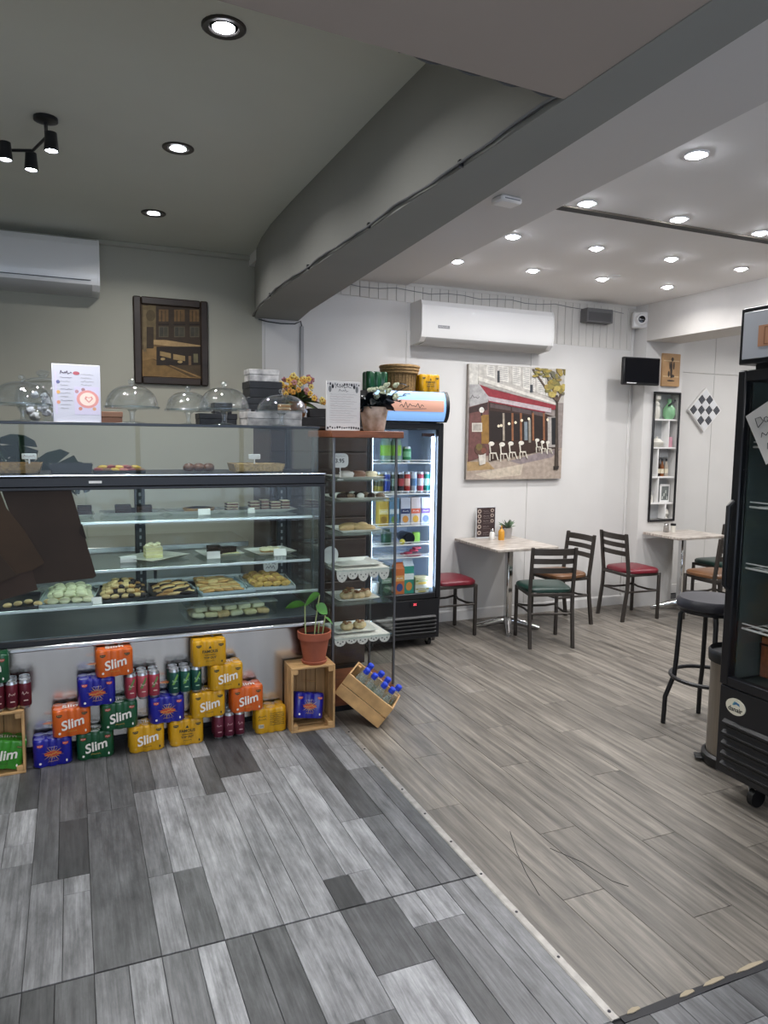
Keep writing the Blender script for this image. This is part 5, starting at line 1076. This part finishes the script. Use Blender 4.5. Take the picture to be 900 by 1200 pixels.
def pack_mesh(m):
    g = G(); rows = [(0, .93), (.007, 1), (PH - .01, 1), (PH - .003, .97), (PH, .92)]; n = len(OUT); vs = []; fs = []
    for z, k in rows: vs += [(x * k, y * k, z) for x, y in OUT]
    for j in range(len(rows) - 1): fs += [(j * n + i, j * n + (i + 1) % n, (j + 1) * n + (i + 1) % n, (j + 1) * n + i) for i in range(n)]
    fs += [tuple(range(n))[::-1], tuple((len(rows) - 1) * n + i for i in range(n))]; g.add(vs, fs, m); r = PW / 6
    for cx in (-2 * r, 0, 2 * r):
        for cy in (-r, r): g.lathe([(r * .84, PH - .001), (r * .8, PH + .003), (r * .7, PH + .003), (r * .66, PH + .001), (0, PH + .001)], m, 16, cx, cy)
    return g.mesh('film_wrap', ang=.9)
FILM = {k: mat('film_' + k, c_, .28, var=.06, scale=30, coat=.3) for k, c_ in dict(orange='d2601c', yellow='d09c14', blue='15188c', green='0f4d2d', lime='358a24').items()}
PM = {k: pack_mesh(m_) for k, m_ in FILM.items()}
SLIMW = mat('print_white', 'e9e4dc', .4); SUN1 = mat('sunburst_gold', 'c9a04a', .4); SUN2 = mat('sunburst_red', 'b0452f', .4); BADGE = {k: mat('badge_' + k, c_, .5) for k, c_ in dict(orange='3d3226', yellow='2f3322', blue='c2502c', green='9a3a2c', lime='2f5a20').items()}
YF = -PD / 2 - .0008
def badge(colr, t):
    g = G()
    for s in (-1, 1): g.prism([(s * .058 - .014, .118), (s * .058 + .014, .118), (s * .058 + .012, .108), (s * .058, .103), (s * .058 - .012, .108)], YF, YF - .0006, BADGE[colr]); scribble(g, s * .058 - .01, s * .058 + .01, .112, .005, SLIMW if colr in ('blue', 'green') else SUN1, YF - .0006, 6, .0012)
    g.prism(ell(-.058, .022, .006, .006, 8), YF, YF - .0006, SLIMW if colr != 'yellow' else SUN1); g.prism(ell(.062, .022, .004, .007, 8), YF, YF - .0006, SLIMW if colr not in ('yellow',) else BADGE['yellow'])
    scribble(g, -.022, .022, .028, .006, SUN1 if colr in ('orange', 'green', 'blue') else BADGE['yellow'], YF, 8, .0014)
    return g
BMESH = {k: badge(k, None).mesh('printed_badges', False) for k in FILM}
def burst():
    g = G()
    for k in range(16):
        a_ = 2 * PI * k / 16 + .2; L = .046 if k % 2 else .036; c_, s_ = math.cos(a_), math.sin(a_)
        g.prism([(.003 * -s_, .066 + .003 * c_), (L * c_ * 1.1, .066 + L * s_), (-.003 * -s_, .066 - .003 * c_)], YF, YF - .0004, SUN1)
    g.prism(ell(0, .066, .04, .013, 20), YF, YF - .0007, SUN2); scribble(g, -.034, .034, .066, .014, SUN1, YF - .0007, 10, .0026, 4); scribble(g, -.02, .02, .10, .004, SLIMW, YF, 8, .001); return g.mesh('sunburst_logo', False)
BURST = burst()
BARC = mat('barcode_white', 'd9d4c0', .5)
def nutri():
    g = G()
    for k in range(7): scribble(g, -.01, .072, .112 - .011 * k, .006, BADGE['yellow'], YF, 16, .0022, k)
    scribble(g, -.075, -.03, .1, .008, BADGE['yellow'], YF, 8, .002); scribble(g, -.075, -.03, .082, .008, BADGE['yellow'], YF, 8, .002)
    g.prism(P_(-.075, .035, -.045, .055), YF, YF - .0005, BARC); [g.prism(P_(-.073 + .004 * k, .037, -.071 + .004 * k, .053), YF - .0005, YF - .0008, INK) for k in range(7)]; return g.mesh('nutrition_print', False)
NUT = nutri()
def pack(kind, x, y, z, label, rot=0, style='slim', group=None):
    t = thing('can_pack', label, 'can pack', (x, y, z), rot, group); put('film_wrap', PM[kind], t)
    if style == 'slim':
        lettering('Slim', .066, SLIMW, t, (.0, YF, .066), (PI / 2, -.24, 0), shear=.2, off=.0015); lettering('Slim', .055, SLIMW, t, (0, -.012, PH + .0036), (0, 0, .1), shear=.15, off=.0012) if kind == 'orange' else lettering('Slim', .05, SLIMW, t, (0, .0, PH + .0036), (0, 0, .1), shear=.15)
        put('printed_badges', BMESH[kind], t)['kind'] = 'stuff'
    elif style == 'sun':
        put('sunburst_logo', BURST, t); put('printed_badges', BMESH[kind], t)['kind'] = 'stuff'
        o = put('sunburst_logo', BURST, t, (0, -.066, PH - YF * -1 + .0 + .0636), (-PI / 2, 0, 0)); o.location = (0, -.062, PH + .0035 + YF * -1 * -1 + .0598)
    elif style == 'famous':
        lettering('FAMOUS', .021, BADGE['yellow'], t, (0, YF, .08), off=.0005); lettering('TOP OUT', .015, BADGE['yellow'], t, (0, YF, .046), off=.0004); put('printed_badges', BMESH[kind], t)['kind'] = 'stuff'
        g = G(); g.prism([(-.008, .096), (.008, .096), (.005, .104), (0, .111), (-.005, .104)], YF, YF - .0005, BADGE['yellow']); g.prism([(-.03, .060), (.03, .060), (.026, .063), (-.026, .063)], YF, YF - .0005, BADGE['yellow']); g.obj('emblem', t, smooth=False)
    elif style == 'back': put('nutrition_print', NUT, t)
    return t
YP = 3.895
LV = [0, .1425, .285, .4275]
pack('blue', -.128, YP, LV[0], 'blue sunburst can pack on the floor at the left of the pyramid', .06, 'sun')
pack('green', .072, YP + .012, LV[0], 'dark green Slim can pack on the floor second from the left of the pyramid', .02)
pack('yellow', .322, YP + .005, LV[0], 'yellow Slim can pack standing on the floor in the middle of the pyramid', .03)
pack('yellow', .527, YP + .012, LV[0], 'yellow can pack with dark emblem on the floor of the pyramid', .02, 'famous')
pack('yellow', .987, YP + .008, LV[0], 'yellow can pack showing its printed back at the right end of the row', .0, 'back')
pack('orange', -.036, YP - .004, LV[1], 'orange Slim can pack lowest of the left slope, on blue and green packs', .05)
pack('green', .190, YP - .0, LV[1], 'dark green Slim can pack in the second layer of the pyramid', .04)
pack('blue', .427, YP, LV[1], 'blue sunburst can pack in the second layer between two yellow packs', .03, 'sun')
pack('yellow', .642, YP - .004, LV[1], 'yellow Slim can pack in the second layer right of the blue pack', .02)
pack('orange', .852, YP - .0, LV[1], 'orange Slim can pack at the right end of the second layer', .02)
pack('blue', .084, YP - .01, LV[2], 'blue sunburst can pack in the third layer under the top orange pack', .05, 'sun')
pack('yellow', .738, YP - .01, LV[2], 'yellow Slim can pack in the third layer under the top yellow pack', .03)
pack('orange', .172, YP - .012, LV[3], 'orange Slim can pack topmost of the left peak', .05)
pack('yellow', .648, YP - .012, LV[3], 'yellow can pack with dark emblem topmost of the right peak', .02, 'famous')
def canpack(cols, x, y, z, label, rot, pr):
    t = thing('can_pack', label, 'can pack', (x, y, z), rot); r = .0282
    me = can_mesh(cols[0], r, .142); mb = can_mesh(cols[1], r, .142)
    for i in range(3):
        for j in range(2): put('can', me if (i + j) % 2 == 0 else mb, t, ((i - 1) * .0575, (j - .5) * .0575, 0))
    g = G(); pm_, pm2 = pr
    for i in range(3):
        cx = (i - 1) * .0575
        if pm2 is not None: g.prism([(cx - .016, .06), (cx - .002, .062), (cx + .018, .11), (cx + .012, .118)], -.0288 - r, -.0294 - r, pm2)
        g.prism(P_(cx - .008, .04, cx + .012, .045), -.0288 - r, -.0294 - r, pm_); scribble(g, cx - .014, cx + .014, .078, .014, pm_, -.0294 - r, 7, .002, i)
    g.obj('can_print', t, smooth=False); h = G(); h.box(-.087, .087, -.06, .06, .02, .022, PETM); return t
canpack(('a8404f', 'b5525c'), .307, YP - .005, LV[2], 'pack of pinkish red slim cans with silver tops on a green pack', .03, (mat('pale_print', 'd8b8b0', .5), mat('leaf_print', '5f7a45', .5)))
canpack(('1f4f45', '25594c'), .523, YP - .005, LV[2], 'pack of dark green slim cans with silver tops on a blue pack', .03, (mat('mint_print', '9ac0a0', .5), mat('leaf_print2', '6fa04a', .5)))
canpack(('6b2b3d', '723244'), .757, YP + .016, LV[0], 'pack of maroon slim cans on the floor under yellow and orange packs', .0, (mat('pink_print', 'c79aa0', .5), None))
canpack(('5d1a28', '661f2d'), -.298, 3.87, .318, 'pack of dark red slim cans with silver tops on the left crate', .08, (mat('pale_print', 'd8b8b0', .5), None))
pack('green', -.392, 3.86, .4615, 'dark green Slim can pack topmost at the left edge on dark red cans', .05)
t = pack('lime', -.345, 3.865, .014, 'lime green Slim can pack leaning inside the left wooden crate', .1); t.rotation_euler = (0, .22, .08); t.location = (-.355, 3.865, .036)
pack('green', 2.145, 5.20, ZF, 'green can pack on top of the drinks fridge left of the basket', .0, 'plain'); pack('yellow', 2.60, 5.22, ZF, 'yellow can pack with dark emblem on top of the drinks fridge', .0, 'famous')

# ================================================================== CRATES AND POT
def crate(label, w_, d_, h_, loc, rot=(0, 0, 0), slats=2):
    """open side faces -Y (local), back of boards, sides of slats"""
    t = thing('wooden_crate', label, 'crate', loc, rot); a_ = w_ / 2; th = .012
    for k in range(slats):
        y0 = d_ * k / slats + .003; y1 = d_ * (k + 1) / slats - .003
        G().box(-a_, a_, y0, y1, 0, th, PINE, .002).obj('slat', t); G().box(-a_, a_, y0, y1, h_ - th, h_, PINE, .002).obj('slat', t)
        for x0, x1 in ((-a_, -a_ + th), (a_ - th, a_)): G().box(x0, x1, y0, y1, th, h_ - th, PINE, .002).obj('slat', t)
    n = 4
    for k in range(n): x0 = -a_ + th + (w_ - 2 * th) * k / n; G().box(x0 + .001, x0 + (w_ - 2 * th) / n - .001, d_ - .01, d_ - .001, th, h_ - th, PINE_D, .002).obj('back_board', t)
    for x0 in (-a_ + th, a_ - th - .028):
        for z0 in (th, h_ - th - .028): G().box(x0, x0 + .028, .004, d_ - .012, z0, z0 + .028, PINE, .002).obj('corner_block', t)
    return t
crate('upright open pine crate holding a blue can pack under the terracotta pot', .255, .17, .372, (1.212, 3.785, 0), -.02)
crate('open pine crate at the left edge carrying dark red cans', .36, .16, .316, (-.425, 3.80, 0), .03)
t = pack('blue', 1.20, 3.86, .07, 'blue sunburst can pack leaning inside the upright pine crate', 0, 'sun'); t.rotation_euler = (-.25, .16, 0); t.location = (1.19, 3.868, .052)
t = thing('potted_plant', 'terracotta pot with thin stems and green leaves on the upright crate', 'plant', (1.24, 3.865, .373))
TERR = mat('terracotta', '97513a', .7, var=.15, scale=12)
G().lathe([(0, 0), (.068, 0), (.074, .012), (.074, .016), (.066, .018)], TERR, 28).obj('saucer', t)
G().lathe([(0, .01), (.062, .012), (.084, .14), (.094, .142), (.097, .182), (.088, .183), (.084, .15), (0, .15)], TERR, 28).obj('pot', t)
G().lathe([(.085, .152), (.04, .158), (0, .16)], mat('dark_soil', '2c2019', .9, bump=.5, scale=40), 20).obj('soil', t)
for pts in ([(-.05, 0, .15), (-.052, .01, .25), (-.055, .0, .335)], [(.0, .0, .15), (.01, .0, .25), (.03, .0, .385)], [(.04, -.02, .15), (.05, -.03, .24), (.055, -.03, .27)], [(.03, .02, .15), (.035, .02, .22)]): G().tube(pts, .004, mat('pale_stem', '9aa874', .5), 6).obj('stem', t)
for base, an, ti, L, W, ro in (((-.055, .0, .335), 2.9, .1, .11, .06, 1.0), ((.03, .0, .385), 3.6, -.15, .115, .075, 1.15), ((.012, 0, .33), -.4, -.5, .07, .06, 1.2), ((.055, -.03, .26), .2, -.6, .06, .03, .6)):
    g = G(); leaf(g, base, an, ti, L, W, LEAFG, .25, 6, ro); g.obj('leaf', t)
# leaning crate of water bottles: rests on one bottom edge
phi, th = .614, .6238
l = Vector((math.cos(th) * math.cos(phi), -math.cos(th) * math.sin(phi), -math.sin(th))); dpt = Vector((math.sin(phi), math.cos(phi), 0)); u = Vector((math.sin(th) * math.cos(phi), -math.sin(th) * math.sin(phi), math.cos(th)))
L_, W_, H_ = .319, .228, .155
B = Vector((1.5556, 3.6745, .002)); O = B - l * L_
MT = Matrix(((l.x, dpt.x, u.x, O.x), (l.y, dpt.y, u.y, O.y), (l.z, dpt.z, u.z, O.z), (0, 0, 0, 1)))
t = thing('bottle_crate', 'tilted pine slat crate of water bottles leaning on the floor by the glass tower', 'crate'); t.matrix_world = MT
for k in range(2):
    z0, z1 = .003 + .078 * k, .003 + .078 * k + .072
    for y0, y1 in ((0, .01), (W_ - .01, W_)): G().box(0, L_, y0, y1, z0, z1, PINE, .002).obj('slat', t)
    for x0, x1 in ((0, .01), (L_ - .01, L_)): G().box(x0, x1, .011, W_ - .011, z0, z1, PINE, .002).obj('slat', t)
for k in range(3): G().box(.011, L_ - .011, .011 + .069 * k, .011 + .069 * k + .066, 0, .009, PINE_D, .002).obj('base_board', t)
for x0 in (.011, L_ - .036):
    for y0 in (.011, W_ - .036): G().box(x0, x0 + .025, y0, y0 + .025, .01, H_ - .01, PINE, .002).obj('corner_block', t)
WPET = glass('water_bottle_plastic', (.92, .96, .96), 1.6, .05, .1, 2.5, .7); BLUEC = mat('blue_cap', '1f3fc0', .35); WLAB = glass('pale_water_label', (.75, .9, .72), 1.5, .2, .25)
def wb():
    r, h = .03, .208
    t = thing('water_bottle', '', 'bottle', (0, 0, 0), 0, 'water bottles in the tilted crate')
    G().lathe([(0, .002), (r * .9, 0), (r, .01), (r * .94, .03), (r, .05), (r, .125), (r * .85, .15), (r * .45, .178), (r * .42, .19)], WPET, 18).obj('body', t); G().lathe([(r + .0006, .06), (r + .0006, .105)], WLAB, 18).obj('paper_label', t); G().lathe([(r * .6, .18), (r * .62, .206), (r * .45, .211), (0, .211)], BLUEC, 14).obj('cap', t); return t
proto = None
for i in range(4):
    for j in range(2):
        p = (.066 + .064 * i + (.012, -.008)[(i + j) % 2] * .6 + .012 * j, .065 + .09 * j + (.0, .012)[i % 2], .011)
        lab = 'clear water bottle with blue cap in the tilted crate, %s in the %s row' % (('highest', 'second highest', 'third highest', 'lowest')[i], 'front' if j == 0 else 'back')
        if proto is None: o = proto = wb(); o['label'] = lab
        else: o = dup(proto, (0, 0, 0), 0, lab)
        o.matrix_world = MT @ Matrix.Translation(p)

# ================================================================== TABLES, CHAIRS, STOOL, BIN
MARBLE = mat('grey_streaked_marble', 'bdb6ae', .3, var=.45, scale=5, stretch=(2, 14, 2), colvar='84786e')
def table(label, x0, x1, y0, y1, px, py):
    cx, cy = (x0 + x1) / 2, (y0 + y1) / 2; t = thing('cafe_table', label, 'table', (cx, cy, 0)); w_, d_ = (x1 - x0) / 2, (y1 - y0) / 2
    G().box(-w_, w_, -d_, d_, .733, .757, MARBLE, .004).obj('tabletop', t)
    G().box(px - cx - .03, px - cx + .03, py - cy - .03, py - cy + .03, .04, .725, CHROME, .012).obj('pedestal', t); G().box(px - cx - .16, px - cx + .16, py - cy - .16, py - cy + .16, .722, .734, GREYM, .004).obj('top_plate', t)
    for k in range(4):
        a_ = PI / 4 + PI / 2 * k + .25; dx, dy = math.cos(a_), math.sin(a_)
        G().tube([(px - cx, py - cy, .075), (px - cx + dx * .07, py - cy + dy * .07, .07), (px - cx + dx * .17, py - cy + dy * .17, .038), (px - cx + dx * .27, py - cy + dy * .27, .014)], .02, CHROME, 10, rr=[.04, .036, .027, .018]).obj('foot', t)
    return t
table('marble topped cafe table against the wall under the cafe painting', 3.14, 3.745, 4.985, 5.70, 3.47, 5.31)
table('marble topped cafe table by the white pillar beneath the tall niche', 5.15, 5.76, 5.06, 5.53, 5.45, 5.31)
CH = mat('gunmetal_frame', '48433f', .45, .5, var=.1, scale=30)
def chair(col, label, x, y, rot):
    seatm = mat('seat_' + col, {'red': '6f1c29', 'green': '19352e', 'tan': '6e4c32'}[col], .35, var=.12, scale=10)
    t = thing('dining_chair', label, 'chair', (x, y, 0), rot, 'cafe dining chairs'); w_ = .175
    for s in (-1, 1):
        G().box(s * w_ - .013, s * w_ + .013, .165, .191, 0, .435, CH, .003).obj('leg', t)
        pr = [(-.235, 0), (-.205, 0), (-.165, .30), (-.16, .44), (-.175, .56), (-.205, .80), (-.21, .808), (-.228, .808), (-.23, .80), (-.203, .56), (-.188, .44), (-.193, .30)]
        G().prism(pr, s * w_ - .0115, s * w_ + .0115, CH, 'yz').obj('back_post', t, smooth=False)
    fr_ = G()
    for s in (-1, 1): fr_.box(s * w_ - .01, s * w_ + .01, -.18, .18, .412, .436, CH, .002)
    fr_.box(-w_, w_, .168, .188, .412, .436, CH, .002); fr_.box(-w_, w_, -.19, -.17, .412, .436, CH, .002); fr_.obj('seat_frame', t)
    g = G(); n = 28; rows = []
    for z, k in ((.437, .96), (.442, 1.0), (.462, 1.0), (.474, .95), (.481, .8), (.484, .45)):
        rows.append([(math.copysign(abs(math.cos(2 * PI * i / n)) ** .5, math.cos(2 * PI * i / n)) * .2 * k * (1.03 if math.sin(2 * PI * i / n) > 0 else .96), .01 + math.copysign(abs(math.sin(2 * PI * i / n)) ** .5, math.sin(2 * PI * i / n)) * .192 * k, z) for i in range(n)])
    vs = [p for r_ in rows for p in r_]; fs = [(j * n + i, j * n + (i + 1) % n, (j + 1) * n + (i + 1) % n, (j + 1) * n + i) for j in range(len(rows) - 1) for i in range(n)] + [tuple(range(n))[::-1], tuple((len(rows) - 1) * n + i for i in range(n))]
    g.add(vs, fs, seatm).obj('seat', t)
    for z, h in ((.772, .052), (.697, .042), (.622, .042)):
        yb = -.175 - (z - .56) * .13; m_ = 8; vs = []
        for i in range(m_ + 1):
            xx = -w_ + 2 * w_ * i / m_; yy = yb - .028 - .03 * (1 - (xx / w_) ** 2) * .8 + .02
            for dy, dz in ((0, -h / 2), (.012, -h / 2), (.012, h / 2), (0, h / 2)): vs.append((xx, yy + dy, z + dz))
        fs = [(i * 4 + k, i * 4 + (k + 1) % 4, i * 4 + 4 + (k + 1) % 4, i * 4 + 4 + k) for i in range(m_) for k in range(4)] + [(0, 1, 2, 3), tuple(m_ * 4 + k for k in range(4))]
        G().add(vs, fs, CH).obj('back_slat', t)
    for s in (-1, 1): G().tube([(s * w_, -.18, .27), (s * (w_ - .03), -.06, .262), (s * (w_ - .03), .07, .262), (s * w_, .175, .27)], .0095, CH, 8).obj('stretcher', t)
    G().tube([(-w_, .178, .27), (-.07, .15, .262), (.07, .15, .262), (w_, .178, .27)], .0095, CH, 8).obj('stretcher', t); G().tube([(-w_, -.175, .27), (-.07, -.15, .262), (.07, -.15, .262), (w_, -.175, .27)], .0095, CH, 8).obj('stretcher', t)
    return t
chair('green', 'green seated chair with its slatted back to the room at the first table', 3.522, 4.865, -.29)
chair('tan', 'tan seated chair facing left at the right side of the first table', 4.03, 5.325, PI / 2 + .04)
chair('red', 'red seated chair between the two tables facing the pillar table', 4.805, 5.29, -PI / 2 - .03)
chair('red', 'red seated chair squeezed between the drinks fridge and the first table', 2.905, 5.385, -PI / 2)
chair('tan', 'tan seated chair at the pillar table half hidden by the right fridge', 5.36, 4.82, -.06)
chair('green', 'green seated chair at the far right of the pillar table behind the fridge', 5.93, 5.27, PI / 2)
t = thing('bar_stool', 'black round seated bar stool beside the right fridge', 'stool', (3.335, 3.01, 0), .12)
G().lathe([(0, .70), (.17, .70), (.188, .715), (.19, .745), (.175, .766), (.1, .775), (0, .777)], mat('black_leatherette', '22222a', .4, var=.1, scale=20), 32).obj('seat', t); G().lathe([(.15, .685), (.17, .685), (.17, .70), (.15, .70)], BLACKM, 28).obj('seat_ring', t)
for k in range(4):
    a_ = PI / 4 + PI / 2 * k; c_, s_ = math.cos(a_), math.sin(a_); G().tube([(.10 * c_, .10 * s_, .695), (.145 * c_, .145 * s_, .69), (.162 * c_, .162 * s_, .66), (.172 * c_, .172 * s_, .4), (.178 * c_, .178 * s_, .30), (.2 * c_, .2 * s_, .23), (.222 * c_, .222 * s_, .16), (.226 * c_, .226 * s_, 0)], .0135, BLACKM, 10).obj('leg', t)
g = G(); g.torus((0, 0, .30), .20, .0115, BLACKM, 36, 8); g.obj('foot_ring', t)
t = thing('pedal_bin', 'round steel pedal bin with black rim half hidden behind the right fridge', 'bin', (3.10, 2.60, 0))
G().lathe([(0, 0), (.15, 0), (.157, .012), (.157, .05), (.14, .06)], BLACKP, 32).obj('base_ring', t); G().lathe([(.136, .055), (.136, .56)], mat('bin_steel', '8d867d', .35, .8, var=.1, scale=4, stretch=(20, 20, 1)), 32).obj('body', t); G().lathe([(.148, .54), (.15, .56), (.15, .59), (.142, .6), (.138, .575), (0, .57)], BLACKP, 32).obj('rim', t)
g = G(Matrix.Rotation(2.45, 4, 'Z')); g.box(.13, .19, -.035, .035, .012, .022, BLACKP, .006); g.obj('pedal', t)
# small things on the tables
ZTB = .7575
t = thing('table_menu', 'dark brown menu stand with round food pictures on the first table', 'menu', (3.435, 5.655, ZTB), .03); G().box(-.105, .105, 0, .008, 0, .28, mat('acrylic_edge', 'c9cacb', .3), .002).obj('stand', t); G().box(-.105, .105, -.05, .05, 0, .004, MATS['acrylic_edge']).obj('foot', t)
g = G(); g.prism(P_(-.097, .006, .097, .272), 0, -.0006, mat('menu_brown', '3a2c2c', .5))
for k, z in enumerate((.24, .195, .15, .1, .045)): g.prism(ell(-.07, z, .02, .019, 14), -.0006, -.0012, mat('disc_cream', 'b5a79c', .5)); g.prism(ell(-.07, z, .012, .011, 10), -.0012, -.0018, mat('disc_dark', '4f3d38', .5)); scribble(g, -.03, .03, z, .008, mat('pale_ink', 'a39a98', .6), -.0006, 8, .0018, k); scribble(g, -.03, .05, z - .018, .005, MATS['pale_ink'], -.0006, 10, .001, k + 5)
for z in (.245, .2, .15): g.prism(ell(.065, z, .018, .016, 12), -.0006, -.0012, MATS['disc_cream']); g.prism(ell(.065, z, .011, .01, 10), -.0012, -.0018, MATS['disc_dark'])
g.obj('menu_print', t, smooth=False)
t = thing('salt_shaker', 'small white salt shaker with silver top on the first table', 'shaker', (3.42, 5.52, ZTB)); G().lathe([(0, 0), (.022, 0), (.024, .01), (.022, .06), (.014, .072)], CERAM, 16).obj('body', t); G().lathe([(.015, .071), (.015, .085), (.008, .095), (0, .096)], CHROME, 14).obj('cap', t)
t = thing('mustard_bottle', 'yellow sauce bottle with thin nozzle on the first table', 'bottle', (3.485, 5.47, ZTB)); G().lathe([(0, 0), (.026, 0), (.028, .01), (.028, .075), (.022, .085)], mat('mustard', 'c98f2b', .4), 16).obj('body', t); G().lathe([(.022, .085), (.02, .09), (.006, .1), (.004, .13), (0, .13)], MATS['mustard'], 12).obj('nozzle', t)
t = thing('succulent_pot', 'small succulent in a pale grey pot on the first table', 'plant', (3.615, 5.60, ZTB)); G().lathe([(0, 0), (.05, 0), (.058, .09), (.052, .09), (.05, .075), (0, .075)], mat('pale_grey_pot', 'a09b97', .5, var=.1), 20).obj('pot', t)
rnd = random.Random(4); g = G()
for k in range(26): leaf(g, (.01, 0, .085), rnd.random() * 6.28, rnd.uniform(.3, 1.35), rnd.uniform(.05, .11), .022, mat('succulent_green', '5d7359', .5, var=.2), .1, 3, rnd.uniform(-1, 1))
g.obj('foliage', t); g = G()
for k in range(10): leaf(g, (-.035, -.01, .085), rnd.random() * 6.28, rnd.uniform(.2, 1.2), .035, .02, mat('succulent_red', '5a3238', .5), .1, 3)
g.obj('red_rosette', t)
t = thing('pepper_grinder', 'small square glass shaker with dark lid on the pillar table', 'shaker', (5.36, 5.44, ZTB)); G().box(-.02, .02, -.02, .02, 0, .06, mat('shaker_grey', '8a8580', .3), .004).obj('body', t); G().box(-.018, .018, -.018, .018, .06, .085, CHROME, .004).obj('cap', t)
t = thing('sauce_jar', 'small pale jar with black lid on the pillar table', 'jar', (5.43, 5.42, ZTB)); G().lathe([(0, 0), (.022, 0), (.024, .06), (.018, .066)], JARM, 16).obj('body', t); G().lathe([(.026, .066), (.026, .084), (0, .085)], BLACKP, 16).obj('lid', t)
